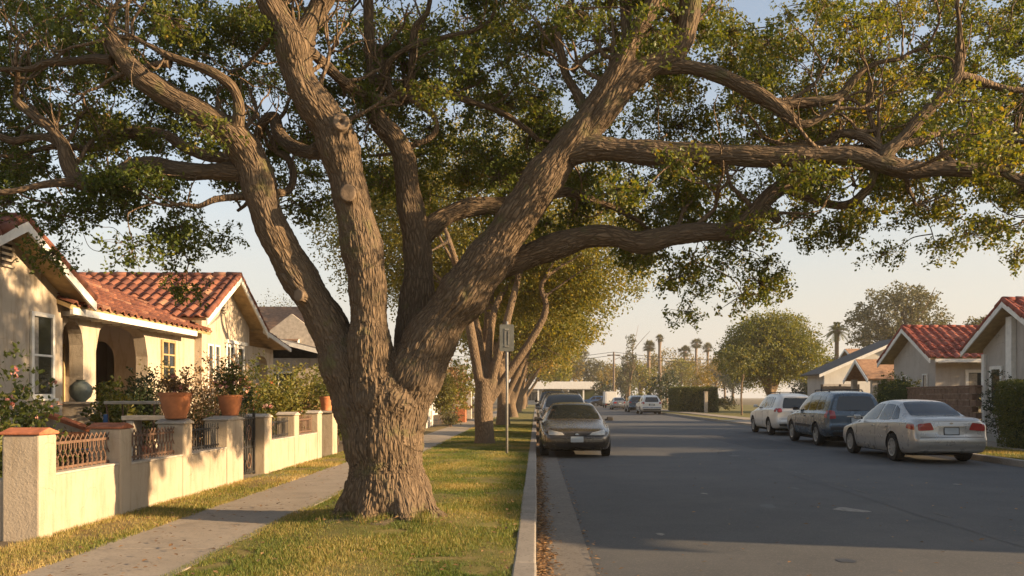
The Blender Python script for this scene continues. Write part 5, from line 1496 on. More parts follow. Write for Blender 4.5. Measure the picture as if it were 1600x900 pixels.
def wheel(root, x, y, r, sgn, spokes=7, w=.20, rim='rim', fill=.62):
    """tyre, rim and spokes; the axle runs along x"""
    h = bpy.data.objects.new('wheel', None)
    def lat(prof, n=30):
        V, Fs = [], []
        for (rad, d) in prof:
            for k in range(n):
                a = 2 * math.pi * k / n; V.append((x + sgn * d, y + rad * math.cos(a), r + rad * math.sin(a)))
        for i in range(len(prof) - 1):
            for k in range(n): Fs.append((i * n + k, i * n + (k + 1) % n, (i + 1) * n + (k + 1) % n, (i + 1) * n + k))
        return V, Fs
    mb = MB(); V, Fs = lat([(r * fill, -w / 2), (r * .95, -w / 2), (r, -w * .36), (r, w * .36), (r * .96, w / 2), (r * .80, w * .54), (r * fill * 1.02, w * .50), (r * fill, w * .3)]); mb.add(V, Fs)
    t = mb.build('wheel', [M['tyre']], root, world=False); smooth_angle(t, 40)
    mb = MB(); V, Fs = lat([(r * fill * 1.03, w * .38), (r * fill * 1.04, w * .52), (r * fill * .9, w * .50), (r * fill * .86, w * .2)]); mb.add(V, Fs)
    V, Fs = lat([(.001, w * .5), (r * .15, w * .5), (r * .17, w * .3)]); mb.add(V, Fs)
    for k in range(spokes):
        a = 2 * math.pi * k / spokes; c, s = math.cos(a), math.sin(a)
        def f(p, q, d): return (x + sgn * d, y + p * c - q * s, r + p * s + q * c)
        mb.box(r * .12, r * fill * .92, -r * .085, r * .085, w * .30, w * .44, f)
    o = mb.build('rim', [M[rim]], t, world=False); smooth_angle(o, 40)
    mb = MB(); V, Fs = lat([(.001, w * .16), (r * fill * .98, w * .16), (r * fill * .98, w * .1)]); mb.add(V, Fs); mb.build('spoke_shadow_mesh', [M['rim_dark']], t, world=False).name = 'spoke_shadow_disc'  # near-black disc, painted as the shade behind the spokes
    return t

def make_car(name, label, cat, spec, paint, loc, rot, style, group=None, rear_slope=0.0, bumper=.06):
    t = thing(name, label, cat, loc, group); t.rotation_euler = (0, 0, rot)
    L = spec['L']; hl = L / 2
    V, Fq = car_body(spec, rear_slope, bumper)
    bv = bvh_of(V, Fq)
    me = bpy.data.meshes.new('body'); me.from_pydata([tuple(v) for v in V], [], Fq); me.update()
    bm = bmesh.new(); bm.from_mesh(me); bmesh.ops.remove_doubles(bm, verts=bm.verts, dist=1e-5); bmesh.ops.recalc_face_normals(bm, faces=bm.faces); bm.to_mesh(me); bm.free()
    me.materials.append(PAINT[paint]); me.materials.append(M['rim_dark'])
    me = cut_wells(me, spec)
    names = [m.name if m else '' for m in me.materials]
    body = link_mesh('body', me, t)
    body.data.name = 'body'; smooth_angle(body, 38)
    me.validate()
    Y = lambda s: hl - s
    P = lambda nm, quad, ax, sg, mat, **k: patch(nm, bv, quad, ax, sg, M[mat] if isinstance(mat, str) else mat, t, **k)
    for a in spec['axle']:
        for sg in (-1, 1): wheel(t, sg * .775, Y(a), spec['wr'], sg, 9 if style == 'sedan' else 5)
    # under-body so no daylight shows through
    mb = MB(); mb.box(-.62, .62, -hl + .5, hl - .5, .17, .45); mb.build('underbody', [M['rim_dark']], t, world=False)
    if style in ('sedan', 'civic'):
        P('windshield', [(-.69, Y(1.40)), (.69, Y(1.40)), (.525, Y(2.13)), (-.525, Y(2.13))], 'z', 1, 'car_glass', n=16, m=10)
        P('rear_window', [(-.60, Y(4.02)), (.60, Y(4.02)), (.50, Y(3.32)), (-.50, Y(3.32))], 'z', 1, 'car_glass', n=16, m=10)
        for sg in (-1, 1):
            P('side_window', [(Y(1.62), .93), (Y(2.62), .945), (Y(2.62), 1.335), (Y(2.16), 1.325)], 'x', sg, 'car_glass')
            P('side_window', [(Y(2.72), .945), (Y(3.42), .96), (Y(3.22), 1.315), (Y(2.72), 1.335)], 'x', sg, 'car_glass')
            P('quarter_window', [(Y(3.46), .965), (Y(3.80), .99), (Y(3.52), 1.22), (Y(3.28), 1.31)], 'x', sg, 'car_glass')
            P('side_moulding', [(Y(1.42), .52), (Y(3.14), .52), (Y(3.14), .575), (Y(1.42), .575)], 'x', sg, PAINT[paint], off=.014, n=14, m=2)
            for s0 in (1.42, 2.67, 3.40): P('door_gap', [(Y(s0 - .007), .28), (Y(s0 + .007), .28), (Y(s0 + .007), .90), (Y(s0 - .007), .90)], 'x', sg, 'car_trim', off=.0025, n=1, m=10, roundc=0)
            for s0 in (2.42, 3.26): P('door_handle', [(Y(s0 - .1), .78), (Y(s0 + .1), .78), (Y(s0 + .1), .815), (Y(s0 - .1), .815)], 'x', sg, PAINT[paint], off=.03, n=6, m=2)
    else:
        sw = dict(suv=((1.74, 1.06), (2.62, 1.07), (2.62, 1.55), (2.20, 1.545)), hatch=((1.68, 1.03), (2.52, 1.05), (2.52, 1.50), (2.14, 1.50)))[style]
        z0, z1 = sw[0][1], sw[2][1]
        P('windshield', [(-.70, Y(sw[0][0] - .30)), (.70, Y(sw[0][0] - .30)), (.56, Y(sw[3][0] - .06)), (-.56, Y(sw[3][0] - .06))], 'z', 1, 'car_glass', n=16, m=10)
        for sg in (-1, 1):
            P('side_window', [(Y(a), b) for a, b in sw], 'x', sg, 'car_glass')
            P('side_window', [(Y(sw[1][0] + .09), z0 + .01), (Y(3.48), z0 + .02), (Y(3.48), z1 - .005), (Y(sw[1][0] + .09), z1)], 'x', sg, 'car_glass')
            e = L - .42 - rear_slope * .8
            P('quarter_window', [(Y(3.57), z0 + .03), (Y(e), z0 + .07), (Y(e - .14), z1 - .05), (Y(3.57), z1 - .01)], 'x', sg, 'car_glass')
            P('side_moulding', [(Y(1.42), .56), (Y(3.1), .56), (Y(3.1), .64), (Y(1.42), .64)], 'x', sg, 'car_trim' if style == 'suv' else PAINT[paint], off=.014, n=14, m=2)
            for s0 in (1.45, 2.62, 3.50): P('door_gap', [(Y(s0 - .007), .36), (Y(s0 + .007), .36), (Y(s0 + .007), z0 - .03), (Y(s0 - .007), z0 - .03)], 'x', sg, 'car_trim', off=.0025, n=1, m=10, roundc=0)
            for s0 in (2.42, 3.28): P('door_handle', [(Y(s0 - .1), .88), (Y(s0 + .1), .88), (Y(s0 + .1), .92), (Y(s0 - .1), .92)], 'x', sg, PAINT[paint], off=.03, n=6, m=2)
        rz = spec['st'][8][4]
        mb = MB()
        for sg in (-1, 1):
            mb.tube([(sg * .50, Y(2.3), rz - .02), (sg * .50, Y(2.38), rz + .035), (sg * .50, Y(3.7), rz + .03), (sg * .50, Y(3.8), rz - .03)], .018, 6)
        for s0 in (2.7, 3.4): mb.tube([(-.5, Y(s0), rz + .04), (.5, Y(s0), rz + .04)], .012, 6)
        mb.build('roof_rack', [M['car_trim']], t, world=False)
        zz = spec['st'][-2][4]
        P('rear_window', [(-.60, z0 + .02), (.60, z0 + .02), (.48, z1 - .03), (-.48, z1 - .03)], 'y', -1, 'car_glass', n=14, m=10)
    # mirrors
    zm = .98 if style in ('sedan', 'civic') else 1.12
    for sg in (-1, 1):
        mb = MB(); mb.box(-.085, .085, -.045, .055, -.055, .06); 
        mb.v = [(x + sg * .955, y + Y(1.68), z + zm) for x, y, z in mb.v]
        o = mb.build('mirror', [PAINT[paint] if style != 'suv' else M['car_trim']], t, bevel=.03, world=False)
        a = MB(); a.bar((sg * .82, Y(1.66), zm - .03), (sg * .93, Y(1.68), zm - .02), .025); a.build('mirror_arm', [M['car_trim']], o, world=False)
    # front and rear faces
    if style in ('sedan', 'civic'):
        for sg in (-1, 1):
            P('headlight', [(sg * .30, .60), (sg * .70, .60), (sg * .69, .735), (sg * .36, .66)], 'y', 1, 'lamp_clear', n=12, m=6, off=.008)
            P('tail_light', [(sg * .38, .76), (sg * .735, .74), (sg * .735, .89), (sg * .46, .93)], 'y', -1, 'lamp_red', n=12, m=6, off=.01)
            P('tail_light_side', [(Y(4.70), .755), (Y(4.40), .80), (Y(4.44), .90), (Y(4.68), .885)], 'x', sg, 'lamp_red', n=8, m=5, off=.008)
        P('grille', [(-.26, .585), (.26, .585), (.31, .66), (-.31, .66)], 'y', 1, 'car_trim', n=10, m=5, off=.006)
        P('emblem', [(-.05, .60), (.05, .60), (.05, .645), (-.05, .645)], 'y', 1, 'chrome', n=8, m=6, off=.016, roundc=.55)
        P('lower_grille', [(-.50, .30), (.50, .30), (.55, .39), (-.55, .39)], 'y', 1, 'car_trim', n=12, m=4, off=.006)
        for z in (.565,):
            P('bumper_line', [(-.66, z), (.66, z), (.66, z + .014), (-.66, z + .014)], 'y', 1, 'car_trim', n=20, m=1, off=.003, roundc=0)
        P('bumper_line', [(-.70, .60), (.70, .60), (.70, .612), (-.70, .612)], 'y', -1, 'car_trim', n=20, m=1, off=.003, roundc=0)
        P('bumper_strip', [(-.74, .50), (.74, .50), (.74, .535), (-.74, .535)], 'y', -1, PAINT[paint], n=20, m=2, off=.018, roundc=0)
        P('trunk_recess', [(-.30, .66), (.30, .66), (.27, .82), (-.27, .82)], 'y', -1, PAINT[paint], n=10, m=5, off=.006)
        P('trunk_trim', [(-.32, .825), (.32, .825), (.32, .85), (-.32, .85)], 'y', -1, 'chrome', n=10, m=2, off=.012)
        P('emblem', [(-.035, .895), (.035, .895), (.035, .93), (-.035, .93)], 'y', -1, 'chrome', n=8, m=6, off=.012, roundc=.5)
        P('plate_frame', [(-.175, .648), (.175, .648), (.175, .825), (-.175, .825)], 'y', -1, 'car_trim', n=6, m=4, off=.014, roundc=.05)
        P('licence_plate', [(-.155, .665), (.155, .665), (.155, .81), (-.155, .81)], 'y', -1, 'plate', n=6, m=4, off=.018, roundc=.05)
        P('licence_plate', [(-.155, .42), (.155, .42), (.155, .56), (-.155, .56)], 'y', 1, 'plate', n=6, m=4, off=.02, roundc=.05)
        P('deck_gap', [(-.62, Y(4.16)), (.62, Y(4.16)), (.62, Y(4.145)), (-.62, Y(4.145))], 'z', 1, 'car_trim', n=14, m=1, off=.002, roundc=0)
    else:
        low = .72
        for sg in (-1, 1):
            if style == 'suv':
                P('tail_light', [(sg * .60, .86), (sg * .79, .84), (sg * .765, 1.10), (sg * .64, 1.08)], 'y', -1, 'lamp_red', n=8, m=10, off=.014)
                P('tail_light_side', [(Y(4.64), .86), (Y(4.48), .90), (Y(4.46), 1.10), (Y(4.60), 1.08)], 'x', sg, 'lamp_red', n=6, m=8, off=.01)
            else:
                P('tail_light', [(sg * .60, .90), (sg * .80, .90), (sg * .76, 1.06), (sg * .62, 1.06)], 'y', -1, 'lamp_red', n=10, m=10, off=.014, roundc=.45)
                P('tail_light_side', [(Y(4.44), .91), (Y(4.28), .93), (Y(4.28), 1.06), (Y(4.42), 1.06)], 'x', sg, 'lamp_red', n=6, m=8, off=.01, roundc=.4)
            P('headlight', [(sg * .34, .70), (sg * .74, .72), (sg * .72, .86), (sg * .40, .80)], 'y', 1, 'lamp_clear', n=12, m=6, off=.008)
        P('grille', [(-.30, .66), (.30, .66), (.34, .80), (-.34, .80)], 'y', 1, 'car_trim', n=10, m=5, off=.006)
        P('lower_grille', [(-.50, .42), (.50, .42), (.55, .54), (-.55, .54)], 'y', 1, 'car_trim', n=12, m=4, off=.006)
        P('bumper_guard', [(-.78, .52), (.78, .52), (.78, .62), (-.78, .62)], 'y', -1, 'car_trim' if style == 'suv' else PAINT[paint], n=20, m=3, off=.022, roundc=.03)
        P('bumper_line', [(-.74, .645), (.74, .645), (.74, .657), (-.74, .657)], 'y', -1, 'car_trim', n=20, m=1, off=.003, roundc=0)
        P('lower_valance', [(-.70, .37), (.70, .37), (.74, .47), (-.74, .47)], 'y', -1, 'car_trim', n=20, m=3, off=.008, roundc=.03)
        P('licence_recess', [(-.27, .74), (.27, .74), (.25, .90), (-.25, .90)], 'y', -1, PAINT[paint], n=10, m=5, off=.006)
        P('hatch_trim', [(-.29, .905), (.29, .905), (.29, .93), (-.29, .93)], 'y', -1, 'chrome', n=10, m=2, off=.014)
        P('plate_frame', [(-.175, .735), (.175, .735), (.175, .90), (-.175, .90)], 'y', -1, 'car_trim', n=6, m=4, off=.015, roundc=.05)
        P('licence_plate', [(-.155, .75), (.155, .75), (.155, .89), (-.155, .89)], 'y', -1, 'plate', n=6, m=4, off=.02, roundc=.05)
        P('licence_plate', [(-.155, .50), (.155, .50), (.155, .63), (-.155, .63)], 'y', 1, 'plate', n=6, m=4, off=.02, roundc=.05)
        P('wiper', [(-.25, z0 + .035), (.12, z0 + .02), (.12, z0 + .035), (-.25, z0 + .055)], 'y', -1, 'car_trim', n=8, m=1, off=.02, roundc=0)
    return t

# ---- right kerb, seen from behind
make_car('parked_car', 'champagne silver sedan with red tail lights parked nearest on the right kerb', 'car', SEDAN, 'silver', (9.22, 18.9 + 2.375, 0), R(-0.6), 'sedan', 'cars parked along the right kerb')
make_car('parked_car', 'dark slate blue sport utility car with roof rack behind the silver sedan', 'car', SUV, 'blue', (9.52, 25.2 + 2.35, 0), R(-1.5), 'suv', 'cars parked along the right kerb', rear_slope=.16)
make_car('parked_car', 'white rounded sport utility car with round tail lights on the right kerb', 'car', HATCH, 'white', (10.05, 32.6 + 2.25, 0), R(-1.2), 'hatch', 'cars parked along the right kerb', rear_slope=.26)
make_car('parked_car', 'pale silver hatchback parked far down the right kerb', 'car', HATCH, 'grey', (9.75, 72 + 2.25, 0), 0, 'hatch', 'cars parked along the right kerb', rear_slope=.2)
bpy.data.objects['parked_car.003'].children[0].data.materials[0] = PAINT['white']
make_car('parked_car', 'dark blue car parked just beyond the far silver hatchback', 'car', HATCH, 'blue', (9.75, 82 + 2.25, 0), 0, 'hatch', 'cars parked along the right kerb', rear_slope=.2)
make_car('parked_car', 'light grey car at the far end of the parked line on the right', 'car', SEDAN, 'grey', (9.6, 100, 0), 0, 'sedan', 'cars parked along the right kerb')
# ---- left kerb, facing the camera
make_car('parked_car', 'grey brown sedan facing the camera, first in the line on the left kerb', 'car', SEDAN, 'brown', (0.98, 20.8 + 2.375, 0), math.pi + R(.3), 'civic', 'cars parked along the left kerb')
make_car('parked_car', 'grey silver car directly behind the grey brown sedan', 'car', HATCH, 'grey', (1.0, 28.3 + 2.25, 0), math.pi, 'hatch', 'cars parked along the left kerb')
make_car('parked_car', 'dark sport utility car third in the line on the left kerb', 'car', SUV, 'dark', (1.0, 36.5 + 2.35, 0), math.pi, 'suv', 'cars parked along the left kerb')
make_car('parked_car', 'tall dark car at the back of the line on the left kerb', 'car', SUV, 'dark', (.95, 46.5 + 2.35, 0), math.pi, 'suv', 'cars parked along the left kerb')
bpy.data.objects['parked_car.006'].scale = (1, 1, .94)
bpy.data.objects['parked_car.009'].scale = (1, 1, 1.13)
# ---- far away
make_car('parked_car', 'bright blue car in front of the white canopy building', 'car', HATCH, 'sky', (wx(930, 140), 140, 0), R(70), 'hatch', 'cars by the end of the street')
make_car('parked_car', 'dark car beside the foot of the utility pole', 'car', SEDAN, 'dark', (wx(948, 132), 134, 0), R(80), 'civic', 'cars by the end of the street')

# white box truck parked far away
def box_truck(label, x, y):
    t = thing('box_truck', label, 'truck', (x, y, 0))
    mb = MB(); mb.box(-.95, .95, -3.2, 1.0, .75, 2.75); o = mb.build('cargo_box', [M['canopy_white']], t, bevel=.05, world=False)
    mb = MB(); mb.prism([(1.05, .5), (2.7, .5), (2.75, 1.1), (2.2, 1.25), (1.75, 2.05), (1.05, 2.1)], -.9, .9, lambda a, b, d: (d, a, b)); mb.build('cab', [PAINT['white']], t, bevel=.04, world=False)
    mb = MB(); mb.box(-.7, .7, -3.215, -3.20, .95, 2.55); mb.build('rear_door', [M['trim']], t, world=False)
    mb = MB(); mb.box(-.9, .9, -3.3, 2.4, .45, .72); mb.build('chassis', [M['car_trim']], t, bevel=.02, world=False)
    for yy in (-2.3, 1.9):
        for sg in (-1, 1): wheel(t, sg * .8, yy, .38, sg, 5)
    for sg in (-1, 1):
        mb = MB(); mb.box(sg * .8 - .09, sg * .8 + .09, -3.33, -3.302, .52, .66); mb.build('tail_light', [M['lamp_red']], t, world=False)
    return t
box_truck('small white box truck parked far down the right kerb, behind the hatchbacks', 10.1, 118).scale = (.85, .85, .8)
# ================================================================== GARDEN WALL, GATE, POTS, SIGN, FENCES
WX = -4.78
def pillar(mb, y0, y1, x0, x1, zt):
    mb.box(x0, x1, y0, y1, -.1, zt)
PILL = [(8.20, 8.50), (9.80, 10.08), (11.56, 11.86), (13.20, 13.92), (15.02, 15.42), (16.88, 17.2), (18.66, 19.02)]
frW = wall_frame((WX, 0, 0), (0, 1, 0), (1, 0, 0))
def stucco_run(label, pl, lows, corner=False):
    t = thing('garden_wall', label, 'garden wall', (WX, (pl[0][0] + pl[-1][1]) / 2, LZ))
    for k, (a, b) in enumerate(pl):
        mb = MB(); mb.box(WX - .36, WX + rr.uniform(0, .006), a, b, -.1, 1.13); p = mb.build('pillar', [M['stucco_wall']], t, bevel=.018)
        mb = MB(); mb.prism([(a - .02, 1.132), (b + .02, 1.132), (b + .02, 1.155), ((a + b) / 2, 1.20), (a - .02, 1.155)], -.38, .02, frW); mb.build('pillar_cap', [M['cap'] if b < 10.5 else M['stone']], p, bevel=.008)
    for (a, b, zt) in lows:
        mb = MB(); mb.box(WX - .26, WX - .012, a + .001, b - .001, -.1, zt); w = mb.build('wall', [M['stucco_wall']], t, bevel=.015)
        mb = MB(); mb.box(WX - .275, WX - .005, a + .001, b - .001, zt + .001, zt + .022); mb.build('wall_ledge', [M['stone']], w)
    if corner:
        mb = MB(); mb.box(-12, WX - .361, 8.22, 8.47, -.1, .70); mb.build('wall', [M['stucco_wall']], t, bevel=.015)
    return t
stucco_run('low cream stucco garden wall with terracotta capped corner pillar, ending at the iron gate', PILL[:4], [(8.5, 9.80, .72), (10.08, 11.56, .70), (11.86, 13.20, .70)], True)
stucco_run('cream stucco garden wall with pillars, farther length beyond the iron gate', PILL[4:], [(15.42, 16.88, .70), (17.2, 18.66, .70)])
t = thing('stone_pillar', 'lone cream pillar carrying a small terracotta pot at the far end of the garden wall', 'pillar', (WX - .2, 20.3, LZ))
mb = MB(); mb.box(WX - .40, WX, 20.05, 20.5, 0, 1.12); mb.build('shaft', [M['stucco_wall']], t, bevel=.02)
mb = MB(); mb.box(WX - .44, WX + .04, 20.01, 20.54, 1.121, 1.17); mb.build('coping', [M['stone']], t, bevel=.01)

def railing(y0, y1, label, style, mat, z0=.725, z1=1.10, x=None):
    x = x or WX - .14
    t = thing('railing', label, 'railing', (x, (y0 + y1) / 2, z0), 'iron railings between the garden wall pillars')
    mb = MB()
    mb.box(x - .012, x + .012, y0, y1, z1 - .09, z1 - .062); mb.box(x - .012, x + .012, y0, y1, z0 + .03, z0 + .055); mb.build('rail', [M[mat]], t)
    mb = MB(); n = max(4, int((y1 - y0) / .095))
    for k in range(n + 1):
        y = y0 + .02 + (y1 - y0 - .04) * k / n
        if style == 'lattice':
            # wavy bars crossing one another
            for s in (-1, 1):
                pts = [(x + .012 * s, y + s * .045 * math.sin(2.2 * math.pi * q), z0 + (z1 - z0) * q) for q in np.linspace(0, 1, 9)]
                mb.tube(pts, .007, 5)
        else:
            mb.tube([(x, y, z0), (x, y, z1)], .008, 5)
            if style == 'spear': mb.bar((x, y, z1), (x, y, z1 + .07), .012, 5, .001)
    o = mb.build('bars', [M[mat]], t); o.name = 'bar_panel'
    return t
railing(8.5, 9.80, 'rusty wavy lattice railing on the wall between the corner pillar and the second pillar', 'lattice', 'iron')
railing(10.08, 11.56, 'rusty lattice railing left of the pillar with the big orange pot', 'lattice', 'iron')
railing(11.86, 13.20, 'plain dark railing between the big orange pot and the pot by the gate', 'plain', 'dark_iron')
railing(15.42, 16.88, 'dark railing with upright bars just beyond the iron gate', 'plain', 'dark_iron')
railing(17.2, 18.66, 'brown railing in the farthest bay of the garden wall', 'plain', 'iron')

g = thing('garden_gate', 'dark wrought iron garden gate with scrollwork between two cream pillars', 'gate', (WX - .18, 14.47, LZ))
x = WX - .18
mb = MB()
for y in (13.96, 14.98): mb.box(x - .02, x + .02, y - .02, y + .02, .15, 1.22)
for z in (.18, .62, 1.12): mb.box(x - .015, x + .015, 13.98, 14.96, z, z + .03)
mb.build('gate_frame', [M['dark_iron']], g)
mb = MB()
for k in range(11):
    y = 14.04 + k * .084; mb.tube([(x, y, .19), (x, y, 1.13 + .09 * math.sin(math.pi * k / 10))], .009, 5)
mb.build('bar_panel', [M['dark_iron']], g)
mb = MB()
for yc, s in ((14.24, 1), (14.68, -1)):
    for zc, q in ((.86, 1), (.42, -1)):
        pts = [(x + .018, yc + s * .14 * (1 - a / 9) * math.cos(a), zc + q * .17 * (1 - a / 12) * math.sin(a)) for a in np.linspace(0, 8, 26)]
        mb = MB(); mb.tube(pts, .011, 5); mb.build('scroll', [M['iron']], g)
mb = MB(); mb.box(x + .02, x + .05, 14.86, 14.92, .62, .74); mb.build('latch', [M['dark_iron']], g)

# ---- pots
def pot_mesh(t, c, r, h, label=None):
    mb = MB(); mb.lathe([(r * .62, 0), (r * .70, h * .05), (r * .68, h * .08), (r * .86, h * .38), (r * .96, h * .72), (r * .98, h * .86), (r * 1.05, h * .87), (r * 1.06, h), (r * .96, h), (r * .93, h * .90)], c, 28)
    o = mb.build('pot', [M['pot']], t); smooth_angle(o, 35)
    s = MB(); s.lathe([(r * .93, h * .86), (r * .5, h * .93), (.001, h * .95)], c, 20); s.build('soil', [M['soil']], t, smooth=True)
    return o
def potted(label, x, y, z, r, h, seed, leaf, ph, n, rad, flowers=None, fn=0, lsize=.05, group='potted plants on the garden wall'):
    rng = np.random.default_rng(seed)
    t = thing('potted_plant', label, 'potted plant', (x, y, z), group)
    pot_mesh(t, (x, y, z), r, h)
    C = crown_points([(x, y, z + h + ph * .38, rad, rad, ph * .55)], n, 8, .06, rng, .9)
    C = C[C[:, 2] > z + h * .9]
    foliage('foliage', C, 9, .07, lsize, M[leaf], t, rng, out_c=np.array([x, y, z + h]), varb=.5, aspect=.5)
    nb = NB()
    for k in range(9):
        e = C[rng.integers(len(C))]
        P = catmull(np.array([[x, y, z + h * .85], [x * .5 + e[0] * .5, y * .5 + e[1] * .5, z + h + (e[2] - z - h) * .6], e]), 4)
        V, Fs = tube_np(P, np.linspace(.009, .004, len(P)), 4); nb.add(V, Fs)
    nb.build('stem', [M['wood']], t)['kind'] = 'stuff'
    if flowers:
        Cf = C[rng.integers(len(C), size=fn)] + rng.normal(size=(fn, 3)) * .03
        foliage('flower', Cf, 6, .04, .045, M[flowers], t, rng, aspect=.9, kind='stuff')
    return t
potted('largest orange terracotta pot with low sunlit leaves, farthest from the gate', WX - .17, 11.71, 1.20, .205, .36, 1, 'leaf_dry', .26, 80, .24, 'petal_pink', 8)
potted('terracotta pot with tall leafy plant and pink blooms on the pillar beside the gate', WX - .15, 13.74, 1.20, .185, .33, 2, 'leaf_green', .62, 150, .25, 'petal_pink', 20)
potted('small terracotta pot on the lone far pillar, by the big oak trunk', WX - .20, 20.27, 1.17, .16, .34, 3, 'leaf_green', .42, 40, .20, 'petal_red', 4)

# ---- in the garden
t = thing('garden_urn', 'round grey green glazed urn standing on the porch parapet', 'urn', (-9.05, 16.95, 1.36)); x, y = -9.05, 16.95
mb = MB(); mb.box(-9.5, -8.6, 16.55, 18.2, 0, 1.352); 
pp = thing('porch_parapet', 'low cream parapet block in front of the small porch arch', 'low wall', (-9.05, 17.4, LZ)); mb.build('wall', [M['stucco_house']], pp, bevel=.02)
mb = MB(); mb.box(-9.55, -8.55, 16.5, 18.25, 1.353, 1.40); mb.build('coping', [M['stone']], pp, bevel=.01)
t.location.z = 1.40; ORG[t.name] = np.array([-9.05, 16.95, 1.40])
mb = MB(); mb.lathe([(.09, 0), (.10, .02), (.18, .10), (.215, .20), (.20, .31), (.12, .39), (.08, .41), (.10, .44), (.075, .44), (.06, .39)], (x, y, 1.40), 26); o = mb.build('urn_body', [M['urn']], t); smooth_angle(o, 40)
t = thing('planter', 'terracotta planter bowl on a stepped red pedestal below the urn', 'planter', (-7.9, 14.3, LZ))
mb = MB(); mb.box(-8.15, -7.65, 14.05, 14.55, 0, .55); mb.build('pedestal', [M['cap']], t, bevel=.02)
mb = MB(); mb.lathe([(.16, .552), (.20, .62), (.30, .80), (.33, .84), (.33, .90), (.28, .90), (.26, .84)], (-7.9, 14.3, 0), 24); o = mb.build('bowl', [M['pot']], t); smooth_angle(o, 35)
t = thing('stair_wall', 'sloping red capped stair wall leading up to the porch', 'stair wall', (-8.0, 15.5, LZ))
mb = MB(); f = wall_frame((0, 15.45, 0), (1, 0, 0), (0, -1, 0)); mb.prism([(-8.9, 0), (-7.0, 0), (-7.0, .45), (-8.9, 1.15)], -.2, 0, f); mb.build('wall', [M['stucco_house']], t)
mb = MB(); mb.prism([(-8.92, 1.152), (-6.96, .43 + .03), (-6.96, .52), (-8.92, 1.22)], -.24, .04, f); mb.build('coping', [M['cap']], t)
# blue chair
def garden_chair(label, x, y, z, rot):
    t = thing('garden_chair', label, 'chair', (x, y, z)); t.rotation_euler = (0, 0, rot)
    mb = MB(); mb.box(-.24, .24, -.24, .24, .42, .46); mb.build('seat', [M['bluepaint']], t, world=False, bevel=.01)
    for sx in (-1, 1):
        for sy in (-1, 1):
            mb = MB(); mb.box(sx * .21 - .022, sx * .21 + .022, sy * .21 - .022, sy * .21 + .022, 0, .42 if sy > 0 else .95); mb.build('leg', [M['bluepaint']], t, world=False)
    mb = MB()
    for k in range(5): mb.box(-.16 + k * .08 - .025, -.16 + k * .08 + .025, -.215, -.195, .50, .90)
    mb.box(-.188, .188, -.222, -.19, .90, .95); mb.build('backrest', [M['bluepaint']], t, world=False)
garden_chair('blue painted garden chair among the shrubs behind the lattice railing', wx(139, 12.0), 12.0, .30, R(115))
x, y, z = wx(216, 14.0), 14.0, .30
t = thing('garden_table', 'pale stone topped garden table on a thin iron frame behind the lattice railing', 'table', (x, y, z))
mb = MB(); mb.box(x - .42, x + .42, y - .3, y + .3, 1.38, 1.43); mb.build('table_top', [M['stone']], t, bevel=.01)
for sx in (-1, 1):
    for sy in (-1, 1):
        mb = MB(); mb.tube([(x + sx * .38, y + sy * .26, .3), (x + sx * .34, y + sy * .22, .85), (x + sx * .39, y + sy * .27, 1.38)], .016, 6); mb.build('leg', [M['iron']], t)
mb = MB(); mb.box(x - .36, x + .36, y - .23, y - .21, .80, .83)
mb.tube([(x - .34, y - .22, .84), (x - .1, y - .22, 1.1), (x, y - .22, 1.13), (x + .1, y - .22, 1.1), (x + .34, y - .22, .84)], .010, 6); mb.build('brace', [M['iron']], t)
x, y, z = wx(238, 13.2), 13.2, .30
t = thing('stone_bench', 'pale stone slab bench beside the garden table', 'bench', (x, y, z))
mb = MB(); mb.box(x - .4, x + .4, y - .18, y + .18, 1.14, 1.21); mb.build('seat', [M['stone']], t, bevel=.012)
for sx in (-1, 1):
    mb = MB(); mb.box(x + sx * .28 - .06, x + sx * .28 + .06, y - .14, y + .14, .30, 1.139); mb.build('leg', [M['stone']], t, bevel=.01)

G = 'garden shrubs behind the stucco wall'
shrub('tall leggy rose bush with pale pink blooms before the left house window', wx(28, 9.6), 9.6, LZ, .42, .4, 1.95, 172, 9, .11, .065, 'leaf_green', 301, G, flowers='petal_pink', fl_n=110, fl_s=.05, varb=.35)
shrub('bushy green shrub under the left house window, behind the corner pillar', wx(50, 9.3), 9.3, LZ, .38, .4, 1.25, 206, 9, .11, .06, 'leaf_green', 302, G, varb=.45)
shrub('low creeper spilling over the return wall at the left edge', wx(4, 8.9), 8.9, LZ, .28, .4, 1.05, 184, 9, .10, .06, 'leaf_green', 303, G, varb=.6)
shrub('dark reddish shrub low beside the corner pillar', wx(85, 10.6), 10.6, LZ, .35, .4, .95, 161, 9, .10, .05, 'leaf_dry', 304, G, varb=.2)
shrub('dark grey green shrub behind the lattice railing next to the blue chair', wx(112, 11.0), 11.0, LZ, .34, .35, .9, 252, 9, .10, .05, 'leaf_dark', 305, G, varb=.5)
shrub('broad leaved vine with yellow green leaves climbing beside the main porch arch', wx(172, 15.0), 15.0, LZ, .30, .4, 1.75, 195, 9, .12, .09, 'leaf_green', 306, G, varb=.6)
shrub('dark shrub growing on the porch parapet under the main arch', wx(218, 16.6), 16.6, LZ + .2, .40, .4, 1.7, 299, 9, .12, .075, 'leaf_dark', 307, G, varb=.5)
shrub('sunlit succulents low under the main porch arch', wx(186, 15.8), 15.8, LZ, .5, .4, 1.45, 161, 9, .12, .09, 'leaf_green', 308, G, varb=.75)
shrub('dry seed heads on thin stems behind the largest orange pot', wx(285, 13.4), 13.4, LZ, .5, .4, 1.9, 218, 8, .11, .05, 'leaf_dry', 309, G, stems=26, varb=.55, stem_mat='leaf_dry')
shrub('tall dry flower stalks before the tiled house corner window', wx(325, 14.6), 14.6, LZ, .55, .5, 2.05, 218, 8, .11, .05, 'leaf_dry', 310, G, stems=30, varb=.5, stem_mat='leaf_dry')
